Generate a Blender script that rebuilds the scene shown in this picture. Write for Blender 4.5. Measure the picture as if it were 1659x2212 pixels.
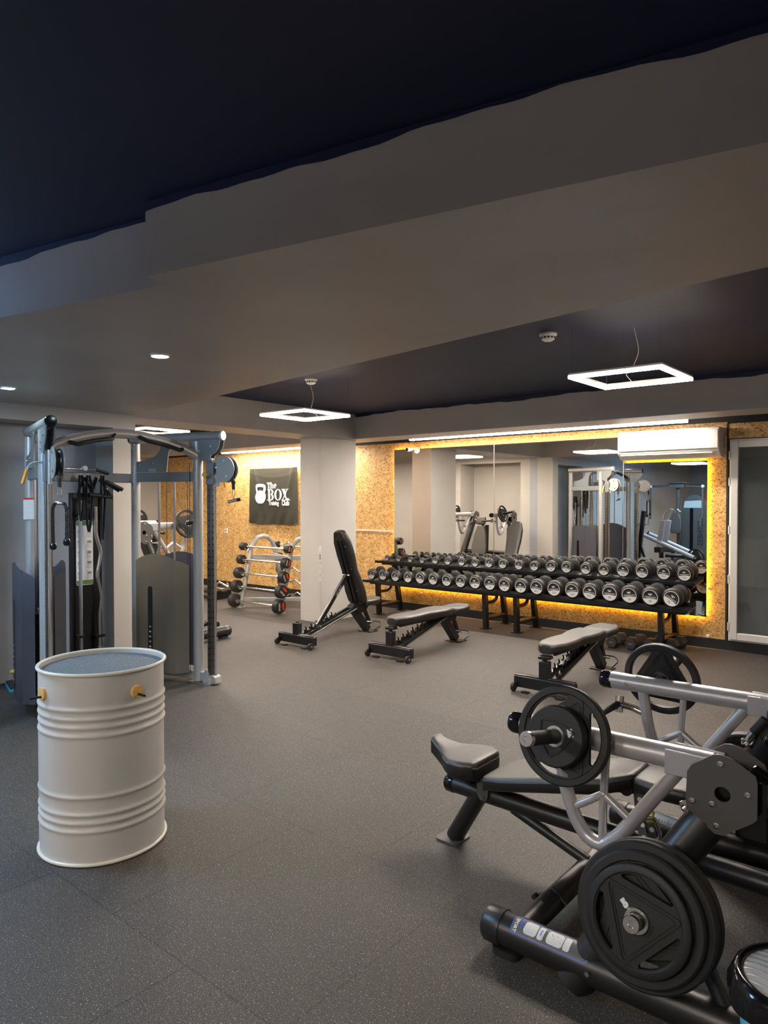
import bpy, bmesh, math, random
from mathutils import Vector, Matrix
for o in list(bpy.data.objects): bpy.data.objects.remove(o)
SC = bpy.context.scene
COL = SC.collection
R = math.radians
rnd = random.Random(7)
# ---------------------------------------------------------------- camera, world, exposure
# room axes: x along the mirror wall, y towards the mirror wall, z up; camera above the origin
cam = bpy.data.cameras.new('camera'); camo = bpy.data.objects.new('camera', cam); COL.objects.link(camo)
cam.sensor_fit = 'VERTICAL'; cam.sensor_height = 24.0; cam.lens = 24.0 * 1534.0 / 2212.0
cam.clip_start = 0.05; cam.clip_end = 100
camo.location = (0, 0, 1.67); camo.rotation_euler = (R(90 - 1.046), 0, R(39.72)); SC.camera = camo
SC.view_settings.view_transform = 'Standard'; SC.view_settings.look = 'None'
SC.view_settings.gamma = 1; SC.view_settings.use_curve_mapping = False
SC.view_settings.exposure = 1.08
W = bpy.data.worlds.new('world'); SC.world = W; W.use_nodes = True
W.node_tree.nodes['Background'].inputs[0].default_value = (0.5, 0.6, 0.8, 1)
W.node_tree.nodes['Background'].inputs[1].default_value = 0.02
LED = 235.0          # square pendant lamps
LEDCOL = (1.0, 0.885, 0.765)
STRIP = 34.0         # long linear lamps
AMBER = 3.6          # tape behind the mirror
SPOT = 90.0

# ---------------------------------------------------------------- materials
def nodes(name):
    m = bpy.data.materials.new(name); m.use_nodes = True
    nt = m.node_tree; b = nt.nodes['Principled BSDF']
    return m, nt, b
def N(nt, t, **k):
    n = nt.nodes.new(t)
    for a, v in k.items():
        if a.startswith('i_'): n.inputs[int(a[2:])].default_value = v
        else: setattr(n, a, v)
    return n
def ramp(nt, stops, interp='LINEAR'):
    n = nt.nodes.new('ShaderNodeValToRGB'); r = n.color_ramp; r.interpolation = interp
    while len(r.elements) < len(stops): r.elements.new(0.5)
    for e, (p, c) in zip(r.elements, stops):
        e.position = p; e.color = (c[0], c[1], c[2], 1) if len(c) == 3 else c
    return n
def mat(name, col, rough=0.5, metal=0.0, spec=0.5, bump=0, bscale=200, var=0.0, vscale=3, coat=0, aniso=0):
    m, nt, b = nodes(name)
    b.inputs['Base Color'].default_value = (*col, 1); b.inputs['Roughness'].default_value = rough
    b.inputs['Metallic'].default_value = metal; b.inputs['Specular IOR Level'].default_value = spec
    b.inputs['Coat Weight'].default_value = coat; b.inputs['Coat Roughness'].default_value = 0.1
    tc = N(nt, 'ShaderNodeTexCoord')
    if bump:
        n = N(nt, 'ShaderNodeTexNoise'); n.inputs['Scale'].default_value = bscale; n.inputs['Detail'].default_value = 3
        bp = N(nt, 'ShaderNodeBump'); bp.inputs['Strength'].default_value = bump; bp.inputs['Distance'].default_value = 0.002
        nt.links.new(tc.outputs['Object'], n.inputs['Vector'])
        nt.links.new(n.outputs['Fac'], bp.inputs['Height']); nt.links.new(bp.outputs['Normal'], b.inputs['Normal'])
    if var:
        n = N(nt, 'ShaderNodeTexNoise'); n.inputs['Scale'].default_value = vscale; n.inputs['Detail'].default_value = 4
        r = ramp(nt, [(0.3, [c * (1 - var) for c in col]), (0.7, [min(1, c * (1 + var)) for c in col])])
        nt.links.new(tc.outputs['Object'], n.inputs['Vector'])
        nt.links.new(n.outputs['Fac'], r.inputs[0]); nt.links.new(r.outputs[0], b.inputs['Base Color'])
    return m
def emis(name, col, s):
    m, nt, b = nodes(name)
    b.inputs['Base Color'].default_value = (0.8, 0.8, 0.8, 1)
    b.inputs['Emission Color'].default_value = (*col, 1); b.inputs['Emission Strength'].default_value = s
    return m

M = {}
M['wall'] = mat('grey_wall_paint', (0.46, 0.435, 0.40), 0.75, bump=0.25, bscale=60, var=0.03)
M['beam'] = mat('beam_paint', (0.41, 0.375, 0.355), 0.45, bump=0.9, bscale=9, var=0.08, vscale=1.5)
M['navy'] = mat('navy_ceiling_paint', (0.003, 0.0065, 0.042), 0.6, bump=0.3, bscale=30, var=0.2, vscale=1)
M['slate'] = mat('blue_grey_wall_paint', (0.33, 0.345, 0.375), 0.7, bump=0.2, bscale=50, var=0.04)
M['dark_trim'] = mat('dark_trim', (0.02, 0.02, 0.022), 0.6)
M['plinth'] = mat('black_plinth', (0.012, 0.011, 0.010), 0.75)
M['pvc'] = mat('white_pvc', (0.72, 0.68, 0.62), 0.35)
M['black'] = mat('black_powder_coat', (0.008, 0.008, 0.009), 0.32, spec=0.5, bump=0.08, bscale=500)
M['black_satin'] = mat('black_satin_tube', (0.013, 0.012, 0.012), 0.36, spec=0.6, bump=0.1, bscale=600)
M['plate_grey'] = mat('dark_grey_plate', (0.095, 0.088, 0.082), 0.5, metal=0.2)
M['rubber'] = mat('black_rubber', (0.013, 0.0125, 0.0125), 0.55, bump=0.2, bscale=300)
M['urethane'] = mat('dumbbell_rubber', (0.022, 0.020, 0.019), 0.45, bump=0.15, bscale=300)
M['gloss'] = mat('gloss_black', (0.006, 0.006, 0.007), 0.12)
M['bag'] = mat('black_bag_film', (0.006, 0.006, 0.007), 0.14, bump=0.9, bscale=14)
M['silver'] = mat('silver_paint', (0.52, 0.50, 0.51), 0.34, metal=0.45, bump=0.05, bscale=800)
M['frame_grey'] = mat('light_grey_frame_paint', (0.43, 0.425, 0.42), 0.34, metal=0.3)
M['frame_blue'] = mat('slate_frame_plate', (0.25, 0.265, 0.285), 0.4, metal=0.3)
M['rack_grey'] = mat('rack_grey_paint', (0.36, 0.37, 0.36), 0.38, metal=0.25)
M['chrome'] = mat('chrome', (0.85, 0.84, 0.82), 0.12, metal=1)
M['steel'] = mat('brushed_steel', (0.62, 0.60, 0.58), 0.25, metal=1)
M['shroud'] = mat('shroud_metal', (0.40, 0.37, 0.31), 0.34, metal=0.6, var=0.1, vscale=2)
M['shroud_side'] = mat('shroud_slate', (0.17, 0.17, 0.21), 0.45, metal=0.3)
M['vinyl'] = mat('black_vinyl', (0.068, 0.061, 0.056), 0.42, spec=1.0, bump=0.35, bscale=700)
M['vinyl_shade'] = mat('vinyl_side_shade', (0.020, 0.018, 0.017), 0.42, bump=0.3, bscale=700)  # shade painted in: darker copy of the vinyl for pad sides and bottoms
M['vinyl_side'] = mat('vinyl_piping', (0.012, 0.011, 0.011), 0.4)
M['white'] = mat('white_print', (0.78, 0.76, 0.73), 0.5)
M['print_dark'] = mat('dark_print', (0.02, 0.02, 0.02), 0.5)
M['ac'] = mat('ac_white', (0.76, 0.72, 0.66), 0.3)
M['drum'] = mat('drum_paint', (0.52, 0.51, 0.49), 0.40, spec=0.5, var=0.04, vscale=4)
M['drum_lip'] = mat('drum_lip', (0.70, 0.67, 0.60), 0.3)
M['wood'] = mat('bamboo', (0.72, 0.43, 0.14), 0.45, var=0.15, vscale=60)
M['orange'] = mat('orange_grip', (0.85, 0.33, 0.02), 0.4)
M['yellow'] = mat('yellow_knob', (0.62, 0.52, 0.10), 0.4)
M['red'] = mat('red_print', (0.75, 0.05, 0.03), 0.45)
M['blue'] = mat('blue_print', (0.05, 0.16, 0.75), 0.45)
M['sticker'] = mat('sticker_grey', (0.13, 0.13, 0.125), 0.35)
M['paper'] = mat('paper_white', (0.75, 0.75, 0.74), 0.5)
M['green'] = mat('green_print', (0.16, 0.24, 0.06), 0.5)
M['midgrey'] = mat('grey_print', (0.28, 0.27, 0.27), 0.5)
M['cyan'] = mat('cyan_edge', (0.03, 0.32, 0.45), 0.45)
M['binblue'] = mat('light_blue_bin', (0.13, 0.52, 0.80), 0.3)
M['ribgrey'] = mat('ribbed_grey_lid', (0.42, 0.43, 0.44), 0.3)
M['rail'] = mat('dark_plated_rail', (0.16, 0.145, 0.125), 0.3, metal=0.8)
M['hose'] = mat('cable_black', (0.01, 0.01, 0.01), 0.5)
M['light_led'] = emis('led_diffuser', LEDCOL, LED)
M['light_edge'] = emis('led_edge', LEDCOL, 7.0)
M['light_cool_edge'] = emis('cool_led_edge', (0.26, 0.55, 1.0), 60.0)
M['light_strip'] = emis('linear_led', (1.0, 0.91, 0.82), STRIP * 3)
M['light_amber'] = emis('amber_tape', (1.0, 0.56, 0.05), AMBER * 4)
M['light_cool'] = emis('cool_downlight', (0.62, 0.93, 1.0), SPOT)
M['light_cool_lamp'] = emis('cool_led_diffuser', (0.46, 0.72, 1.0), LED * 0.95)

def m_osb():
    m, nt, b = nodes('osb_board')
    tc = N(nt, 'ShaderNodeTexCoord')
    base = N(nt, 'ShaderNodeTexNoise'); base.inputs['Scale'].default_value = 9; base.inputs['Detail'].default_value = 5
    nt.links.new(tc.outputs['Object'], base.inputs['Vector'])
    rb = ramp(nt, [(0.28, (0.62, 0.35, 0.12)), (0.55, (0.78, 0.48, 0.18)), (0.78, (0.86, 0.58, 0.27))])
    nt.links.new(base.outputs['Fac'], rb.inputs[0]); cur = rb.outputs[0]
    for i, (ang, sc, th, dark) in enumerate([(25, 78, .645, .42), (80, 90, .64, .42), (140, 76, .65, .42), (-20, 100, .65, .5), (55, 120, .63, .6), (110, 50, .34, 1.30)]):
        mp = N(nt, 'ShaderNodeMapping'); mp.inputs['Rotation'].default_value = (0, R(ang), 0)
        mp.inputs['Location'].default_value = (i * 3.3, 0, i * 1.7); mp.inputs['Scale'].default_value = (1.0, 1.0, 0.27)
        mp.vector_type = 'TEXTURE' if False else 'POINT'
        # rotate first, then squash: two mappings
        mp.inputs['Scale'].default_value = (1, 1, 1)
        mp2 = N(nt, 'ShaderNodeMapping'); mp2.inputs['Scale'].default_value = (1, 1, 0.26)
        ns = N(nt, 'ShaderNodeTexNoise'); ns.inputs['Scale'].default_value = sc; ns.inputs['Detail'].default_value = 1.0
        nt.links.new(tc.outputs['Object'], mp.inputs[0]); nt.links.new(mp.outputs[0], mp2.inputs[0]); nt.links.new(mp2.outputs[0], ns.inputs['Vector'])
        if dark < 1: rr = ramp(nt, [(th - 0.015, (1, 1, 1)), (th + 0.03, (dark, dark * 0.8, dark * 0.62))])
        else: rr = ramp(nt, [(th - 0.06, (dark, dark, dark * .95)), (th, (1, 1, 1))])
        nt.links.new(ns.outputs['Fac'], rr.inputs[0])
        mx = N(nt, 'ShaderNodeMix', data_type='RGBA', blend_type='MULTIPLY'); mx.inputs[0].default_value = 1
        nt.links.new(cur, mx.inputs[6]); nt.links.new(rr.outputs[0], mx.inputs[7]); cur = mx.outputs[2]
    nt.links.new(cur, b.inputs['Base Color']); b.inputs['Roughness'].default_value = 0.55
    return m
M['osb'] = m_osb()
def m_floor():
    m, nt, b = nodes('speckled_rubber_floor')
    tc = N(nt, 'ShaderNodeTexCoord')
    def speck(scale, lo, hi, off):
        mp = N(nt, 'ShaderNodeMapping'); mp.inputs['Location'].default_value = off
        v = N(nt, 'ShaderNodeTexNoise'); v.inputs['Scale'].default_value = scale; v.inputs['Detail'].default_value = 2
        r = ramp(nt, [(lo, (0, 0, 0)), (hi, (1, 1, 1))])
        nt.links.new(tc.outputs['Object'], mp.inputs[0]); nt.links.new(mp.outputs[0], v.inputs['Vector']); nt.links.new(v.outputs['Fac'], r.inputs[0]); return r.outputs[0]
    mp = N(nt, 'ShaderNodeMapping'); mp.inputs['Location'].default_value = (0.15, 0.52, 0)
    br = N(nt, 'ShaderNodeTexBrick', offset=0.5, offset_frequency=2, squash=1)
    br.inputs['Scale'].default_value = 1; br.inputs['Mortar Size'].default_value = 0.0050; br.inputs['Mortar Smooth'].default_value = 0.2
    br.inputs['Brick Width'].default_value = 1.0; br.inputs['Row Height'].default_value = 1.0; br.inputs['Bias'].default_value = 0
    br.inputs['Color1'].default_value = (0.031, 0.0265, 0.024, 1); br.inputs['Color2'].default_value = (0.043, 0.037, 0.0335, 1)
    br.inputs['Mortar'].default_value = (0.012, 0.011, 0.010, 1)
    nt.links.new(tc.outputs['Object'], mp.inputs[0]); nt.links.new(mp.outputs[0], br.inputs['Vector'])
    big = N(nt, 'ShaderNodeTexNoise'); big.inputs['Scale'].default_value = 1.1; big.inputs['Detail'].default_value = 3
    nt.links.new(tc.outputs['Object'], big.inputs['Vector'])
    rb = ramp(nt, [(0.3, (0.86, 0.86, 0.86)), (0.7, (1.12, 1.1, 1.08))]); nt.links.new(big.outputs['Fac'], rb.inputs[0])
    mu = N(nt, 'ShaderNodeMix', data_type='RGBA', blend_type='MULTIPLY'); mu.inputs[0].default_value = 1
    nt.links.new(br.outputs['Color'], mu.inputs[6]); nt.links.new(rb.outputs[0], mu.inputs[7])
    cur = mu.outputs[2]
    for (sc, lo, hi, off, col) in [(280, .585, .64, (0, 0, 0), (0.20, 0.17, 0.14)), (165, .65, .68, (5, 3, 1), (0.46, 0.40, 0.33)), (250, .61, .65, (2, 7, 4), (0.15, 0.135, 0.12)), (260, .32, .39, (9, 1, 2), None)]:
        s = speck(sc, lo, hi, off)
        mx = N(nt, 'ShaderNodeMix', data_type='RGBA')
        if col is None:
            iv = N(nt, 'ShaderNodeInvert'); nt.links.new(s, iv.inputs['Color']); s = iv.outputs[0]; col = (0.015, 0.014, 0.013)
        nt.links.new(s, mx.inputs[0]); nt.links.new(cur, mx.inputs[6]); mx.inputs[7].default_value = (*col, 1); cur = mx.outputs[2]
    nt.links.new(cur, b.inputs['Base Color']); b.inputs['Roughness'].default_value = 0.62
    n = N(nt, 'ShaderNodeTexNoise'); n.inputs['Scale'].default_value = 300
    bp = N(nt, 'ShaderNodeBump'); bp.inputs['Strength'].default_value = 0.5; bp.inputs['Distance'].default_value = 0.002
    nt.links.new(tc.outputs['Object'], n.inputs['Vector']); nt.links.new(n.outputs['Fac'], bp.inputs['Height']); nt.links.new(bp.outputs['Normal'], b.inputs['Normal'])
    return m
M['floor'] = m_floor()
def m_carpet():
    m, nt, b = nodes('drum_top_rubber'); tc = N(nt, 'ShaderNodeTexCoord')
    n = N(nt, 'ShaderNodeTexNoise'); n.inputs['Scale'].default_value = 260; n.inputs['Detail'].default_value = 2
    r = ramp(nt, [(0.35, (0.06, 0.07, 0.082)), (0.55, (0.13, 0.15, 0.17)), (0.72, (0.30, 0.33, 0.36))])
    nt.links.new(tc.outputs['Object'], n.inputs['Vector']); nt.links.new(n.outputs['Fac'], r.inputs[0]); nt.links.new(r.outputs[0], b.inputs['Base Color'])
    b.inputs['Roughness'].default_value = 0.6; return m
M['drum_top'] = m_carpet()
m, nt, b = nodes('mirror_silvering'); b.inputs['Base Color'].default_value = (0.80, 0.79, 0.76, 1); b.inputs['Metallic'].default_value = 1; b.inputs['Roughness'].default_value = 0.0; M['mirror'] = m
m, nt, b = nodes('door_glass'); b.inputs['Base Color'].default_value = (0.10, 0.11, 0.105, 1); b.inputs['Roughness'].default_value = 0.03
b.inputs['Alpha'].default_value = 0.55; b.inputs['IOR'].default_value = 2.0; M['glass'] = m
m, nt, b = nodes('clear_window'); b.inputs['Base Color'].default_value = (0.9, 0.9, 0.9, 1); b.inputs['Transmission Weight'].default_value = 1.0; b.inputs['Roughness'].default_value = 0.05; M['clear'] = m
M['banner'] = mat('banner_satin', (0.085, 0.080, 0.058), 0.33, spec=1.0)
M['grey_panel'] = mat('pale_grey_panel', (0.5, 0.54, 0.51), 0.6)  # door backing, lightened to stand in for reflections; also the machine sign

# ---------------------------------------------------------------- mesh helpers
def rotm(rx=0, ry=0, rz=0): return (Matrix.Rotation(R(rz), 4, 'Z') @ Matrix.Rotation(R(ry), 4, 'Y') @ Matrix.Rotation(R(rx), 4, 'X'))
def frame_to(d):
    d = Vector(d).normalized(); a = Vector((0, 0, 1)) if abs(d.z) < 0.95 else Vector((1, 0, 0))
    x = a.cross(d).normalized(); y = d.cross(x); return x, y, d
def fillet(pts, r, n=5):
    pts = [Vector(p) for p in pts]; out = [pts[0]]
    for i in range(1, len(pts) - 1):
        p, a, b_ = pts[i], pts[i - 1], pts[i + 1]
        d1 = (a - p); d2 = (b_ - p); k = min(r, d1.length * .45, d2.length * .45)
        s = p + d1.normalized() * k; e = p + d2.normalized() * k
        for j in range(n + 1):
            t = j / n; out.append((1 - t) ** 2 * s + 2 * t * (1 - t) * p + t * t * e)
    out.append(pts[-1]); return out
class MB:
    def __init__(s, off=(0, 0, 0), mx=None): s.bm = bmesh.new(); s.off = Vector(off); s.mx = mx
    def V(s, p):
        v = Vector(p) - s.off
        if s.mx is not None: v = s.mx @ v
        return s.bm.verts.new(v)
    def face(s, vs):
        try: return s.bm.faces.new(vs)
        except ValueError: return None
    def box(s, c, size, rot=None):
        c = Vector(c); hx, hy, hz = [k / 2 for k in size]; vs = []
        for x, y, z in [(-1, -1, -1), (1, -1, -1), (1, 1, -1), (-1, 1, -1), (-1, -1, 1), (1, -1, 1), (1, 1, 1), (-1, 1, 1)]:
            p = Vector((x * hx, y * hy, z * hz))
            if rot is not None: p = (rot @ p)
            vs.append(s.V(c + p))
        for f in [(3, 2, 1, 0), (4, 5, 6, 7), (0, 1, 5, 4), (1, 2, 6, 5), (2, 3, 7, 6), (3, 0, 4, 7)]: s.face([vs[i] for i in f])
        return s
    def bb(s, x0, x1, y0, y1, z0, z1): return s.box(((x0 + x1) / 2, (y0 + y1) / 2, (z0 + z1) / 2), (x1 - x0, y1 - y0, z1 - z0))
    def beam(s, p0, p1, w, h, up=(0, 0, 1)):
        p0, p1 = Vector(p0), Vector(p1); d = (p1 - p0).normalized(); u = Vector(up); x = d.cross(u)
        if x.length < 1e-4: x = d.cross(Vector((1, 0, 0)))
        x.normalize(); u = x.cross(d)
        vs = []
        for p in (p0, p1):
            for a, b_ in [(-1, -1), (1, -1), (1, 1), (-1, 1)]: vs.append(s.V(p + x * a * w / 2 + u * b_ * h / 2))
        for f in [(0, 1, 2, 3), (7, 6, 5, 4), (0, 4, 5, 1), (1, 5, 6, 2), (2, 6, 7, 3), (3, 7, 4, 0)]: s.face([vs[i] for i in f])
        return s
    def prism(s, poly, z0, z1):
        lo = [s.V((p[0], p[1], z0)) for p in poly]; hi = [s.V((p[0], p[1], z1)) for p in poly]
        s.face(lo[::-1]); s.face(hi); n = len(poly)
        for i in range(n): s.face([lo[i], lo[(i + 1) % n], hi[(i + 1) % n], hi[i]])
        return s
    def extr(s, pts, d):            # planar polygon extruded by vector d
        d = Vector(d); lo = [s.V(p) for p in pts]; hi = [s.V(Vector(p) + d) for p in pts]
        s.face(lo[::-1]); s.face(hi); n = len(pts)
        for i in range(n): s.face([lo[i], lo[(i + 1) % n], hi[(i + 1) % n], hi[i]])
        return s
    def tube(s, pts, r, seg=12, closed=False, fil=0, caps=True, sx=1, sy=1, up=None):
        if fil: pts = fillet(pts, fil)
        pts = [Vector(p) for p in pts]; n = len(pts); rings = []
        rr = r if isinstance(r, (list, tuple)) else [r] * n
        d0 = (pts[1] - pts[0]).normalized()
        x, y, _ = frame_to(d0)
        if up is not None: y = Vector(up); x = y.cross(d0).normalized(); y = d0.cross(x)
        for i in range(n):
            if closed: d = (pts[(i + 1) % n] - pts[i - 1]).normalized()
            elif i == 0: d = d0
            elif i == n - 1: d = (pts[-1] - pts[-2]).normalized()
            else: d = ((pts[i + 1] - pts[i]).normalized() + (pts[i] - pts[i - 1]).normalized()).normalized()
            x = (x - d * x.dot(d)).normalized(); y = d.cross(x)
            k = 1.0
            rings.append([s.V(pts[i] + (x * math.cos(2 * math.pi * j / seg) * sx + y * math.sin(2 * math.pi * j / seg) * sy) * rr[i]) for j in range(seg)])
        m_ = n if closed else n - 1
        for i in range(m_):
            a, b_ = rings[i], rings[(i + 1) % n]
            for j in range(seg): s.face([a[j], a[(j + 1) % seg], b_[(j + 1) % seg], b_[j]])
        if caps and not closed: s.face(rings[0][::-1]); s.face(rings[-1])
        return s
    def cyl(s, p0, p1, r, r2=None, seg=20): return s.tube([p0, p1], [r, r if r2 is None else r2], seg)
    def lathe(s, prof, o, axis=(0, 0, 1), seg=32, closed=False):
        o = Vector(o); x, y, d = frame_to(axis); rings = []
        for r_, h in prof:
            if r_ < 1e-6: rings.append([s.V(o + d * h)])
            else: rings.append([s.V(o + d * h + (x * math.cos(2 * math.pi * j / seg) + y * math.sin(2 * math.pi * j / seg)) * r_) for j in range(seg)])
        L = list(zip(rings, rings[1:]))
        if closed: L.append((rings[-1], rings[0]))
        for a, b_ in L:
            for j in range(seg):
                k = (j + 1) % seg
                if len(a) == 1 and len(b_) == 1: continue
                if len(a) == 1: s.face([a[0], b_[k], b_[j]])
                elif len(b_) == 1: s.face([a[j], a[k], b_[0]])
                else: s.face([a[j], a[k], b_[k], b_[j]])
        return s
    def ball(s, c, r, seg=16):
        k = 8; return s.lathe([(0 if i in (0, k) else r * math.sin(math.pi * i / k), -r * math.cos(math.pi * i / k)) for i in range(k + 1)], c, seg=seg)
    def loft(s, secs, closed_ring=True):
        rings = [[s.V(p) for p in sec] for sec in secs]; n = len(rings[0])
        for a, b_ in zip(rings, rings[1:]):
            for j in range(n): s.face([a[j], a[(j + 1) % n], b_[(j + 1) % n], b_[j]])
        s.face(rings[0][::-1]); s.face(rings[-1]); return s
    def build(s, name, m, parent=None, bev=0, angle=38, flat=False, **props):
        bmesh.ops.recalc_face_normals(s.bm, faces=s.bm.faces)
        me = bpy.data.meshes.new(name); s.bm.to_mesh(me); s.bm.free()
        me.materials.append(M[m] if isinstance(m, str) else m)
        if m == 'vinyl': me.materials.append(M['vinyl_shade'])
        if not flat:
            me.shade_smooth(); me.set_sharp_from_angle(angle=R(angle))
        o = bpy.data.objects.new(name, me); COL.objects.link(o)
        if parent is not None: o.parent = parent
        if bev:
            md = o.modifiers.new('bevel', 'BEVEL'); md.width = bev; md.segments = 2; md.limit_method = 'ANGLE'; md.angle_limit = R(40)
            md.harden_normals = False
        for k, v in props.items(): o[k] = v
        return o
def thing(name, label, cat, loc=(0, 0, 0), rz=0, group=None):
    o = bpy.data.objects.new(name, None); COL.objects.link(o); o.empty_display_size = 0.1
    o.location = loc; o.rotation_euler = (0, 0, R(rz)); o['label'] = label; o['category'] = cat
    if group: o['group'] = group
    return o
def tag(o, label, cat, group=None):
    o['label'] = label; o['category'] = cat
    if group: o['group'] = group
    return o
def st(o): o['kind'] = 'structure'; return o
KIDS = {}
def dup(root, loc, rz=0, label=None, group=None):
    def cp(o, par):
        c = o.copy(); COL.objects.link(c)
        if par is not None: c.parent = par
        for ch in o.children: cp(ch, c)
        return c
    r = cp(root, None); r.location = loc; r.rotation_euler = (0, 0, R(rz))
    if label: r['label'] = label
    if group: r['group'] = group
    return r
_tc = {}
def text_mesh(body, size, bold=0.0):
    k = (body, size, bold)
    if k not in _tc:
        cu = bpy.data.curves.new('t', 'FONT'); cu.body = body; cu.size = size; cu.align_x = 'CENTER'; cu.align_y = 'CENTER'; cu.offset = bold; cu.resolution_u = 3
        ob = bpy.data.objects.new('t', cu); COL.objects.link(ob)
        me = bpy.data.meshes.new_from_object(ob.evaluated_get(bpy.context.evaluated_depsgraph_get()))
        bpy.data.objects.remove(ob); _tc[k] = ([v.co.copy() for v in me.vertices], [list(p.vertices) for p in me.polygons])
        bpy.data.meshes.remove(me); bpy.data.curves.remove(cu)
    return _tc[k]
def add_text(mb, body, size, o, x, y, bold=0.0, fn=None, sxs=1.0):
    vs, fs = text_mesh(body, size, bold); o, x, y = Vector(o), Vector(x).normalized(), Vector(y).normalized()
    bv = []
    for v in vs:
        p = o + x * v.x * sxs + y * v.y
        if fn: p = fn(p)
        bv.append(mb.V(p))
    for f in fs: mb.face([bv[i] for i in f])
    return mb
def poly_on(mb, pts, o, x, y, d=0.0006, fn=None):
    o, x, y = Vector(o), Vector(x).normalized(), Vector(y).normalized(); n = x.cross(y)
    if fn: 
        vs = [mb.V(fn(o + x * a + y * b_)) for a, b_ in pts]; mb.face(vs); return mb
    return mb.extr([o + x * a + y * b_ for a, b_ in pts], n * d)
def rrect(w, h, r, n=4):
    out = []
    for cx, cy, a0 in [(w / 2 - r, h / 2 - r, 0), (-w / 2 + r, h / 2 - r, 90), (-w / 2 + r, -h / 2 + r, 180), (w / 2 - r, -h / 2 + r, 270)]:
        for i in range(n + 1):
            a = R(a0 + 90 * i / n); out.append((cx + r * math.cos(a), cy + r * math.sin(a)))
    return out
def pad_mesh(mb, st_, t, rad=0.02, axes=None):
    # st_: list of (s, halfwidth, ztop); cross-sections across, lofted along s; axes(s, w, z) -> point
    secs = []
    for s_, w, zt in st_:
        r_ = min(rad, w * .45, t * .45); pts = []
        prof = [(w, -t + r_ * .6), (w, -r_)] + [(w - r_ + r_ * math.cos(R(a)), -r_ + r_ * math.sin(R(a))) for a in (30, 60, 90)]
        prof += [(w * .5, 0.001), (0, 0.0015), (-w * .5, 0.001)]
        prof += [(-(w - r_ + r_ * math.cos(R(a))), -r_ + r_ * math.sin(R(a))) for a in (90, 60, 30)] + [(-w, -r_), (-w, -t + r_ * .6), (-w + r_ * .6, -t), (w - r_ * .6, -t)]
        secs.append([axes(s_, a, zt + b_) for a, b_ in prof])
    rings = [[mb.V(p) for p in sec] for sec in secs]; n = len(rings[0])
    for a, b_ in zip(rings, rings[1:]):
        for j in range(n):
            f = mb.face([a[j], a[(j + 1) % n], b_[(j + 1) % n], b_[j]])
            if f is not None and j in (0, 11, 12, 13, 14): f.material_index = 1  # sides and bottom take the copy with shade in its colour
    for r__ in (rings[0][::-1], rings[-1]):
        f = mb.face(r__)
        if f is not None: f.material_index = 1
    return mb
def endround(stations, r=0.03, n=3):
    # adds tightening stations at both ends so that pads close with a rounded outline
    (s0, w0, z0), (s1, w1, z1) = stations[0], stations[-1]; sg = 1 if s1 > s0 else -1
    a = [(s0 + sg * r * (1 - math.sin(R(90 * i / n))) * 0 + sg * r * (1 - math.cos(R(90 * i / n))) - 0, w0 - r * (1 - math.sin(R(90 * i / n))), z0 - 0.012 * (1 - i / n) ** 2) for i in range(n)]
    b_ = [(s1 - sg * r * (1 - math.cos(R(90 * i / n))), w1 - r * (1 - math.sin(R(90 * i / n))), z1 - 0.012 * (1 - i / n) ** 2) for i in range(n)][::-1]
    mid = [p for p in stations if (p[0] - s0) * sg >= r and (s1 - p[0]) * sg >= r]
    k0 = (s0 + sg * r, w0, z0 + (stations[1][2] - z0) * r / max(1e-6, abs(stations[1][0] - s0)))
    k1 = (s1 - sg * r, w1, z1 + (stations[-2][2] - z1) * r / max(1e-6, abs(s1 - stations[-2][0])))
    return a + [k0] + mid + [k1] + b_
# ================================================================ ROOM
U0, U1, NB = -6.42, 2.0, -5.0        # left wall face, right wall, wall behind the camera
WN = 8.45                            # mirror wall face
Z2U, Z2N = -13.1, 3.86               # adjoining zone behind the piers
st(MB().bb(-13.3, 2.2, -5.2, 9.5, -0.12, 0).build('floor', 'floor'))
st(MB().prism([(-13.3, -5.2), (2.2, -5.2), (2.2, 1.9), (-.4, 2.05), (-6.42, 3.2), (-13.3, 3.8)], 2.775, 2.95).build('ceiling', 'navy'))
st(MB().bb(-13.3, 2.2, 1.7, 9.5, 2.84, 3.0).build('ceiling_rear', 'navy'))
# near beam: underside at 2.5, slightly splayed in plan, stepped face
st(MB().prism([(-6.6, .80), (-2.413, 1.584), (-2.385, 1.481), (2.2, 2.33), (2.2, 2.16 + .0), (2.2, 2.345), (2.2, 2.34)][:4] + [(2.2, 2.36), (-6.44, 3.862), (-6.6, 3.862)], 2.5, 2.9).build('ceiling_beam_near', 'beam'))
def paint_edge(name, a, b_, zt, drop):
    a, b_ = Vector((a[0], a[1], 0)), Vector((b_[0], b_[1], 0)); d = (b_ - a); L = d.length; d.normalize(); n = Vector((d.y, -d.x, 0)); k = int(L / .05); mb = MB(); r_ = random.Random(3); ph = [r_.uniform(0, 6) for _ in range(4)]
    P_ = [a + d * L * i / k for i in range(k + 1)]; f = lambda s: drop + .010 * math.sin(s * 2.1 + ph[0]) + .006 * math.sin(s * 5.3 + ph[1]) + .004 * math.sin(s * 13 + ph[2]) + .0025 * math.sin(s * 29 + ph[3])
    lo = [mb.V((p.x + n.x * .0012, p.y + n.y * .0012, zt - f(L * i / k))) for i, p in enumerate(P_)]; hi = [mb.V((p.x + n.x * .0012, p.y + n.y * .0012, zt)) for p in P_]
    for i in range(k): mb.face([lo[i], lo[i + 1], hi[i + 1], hi[i]])
    st(mb.build(name, 'navy', flat=True))
paint_edge('trim_4', (-6.6, .80), (-2.413, 1.584), 2.775, .025)
paint_edge('trim_5', (-2.385, 1.481), (2.2, 2.33), 2.775, .025)
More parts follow.
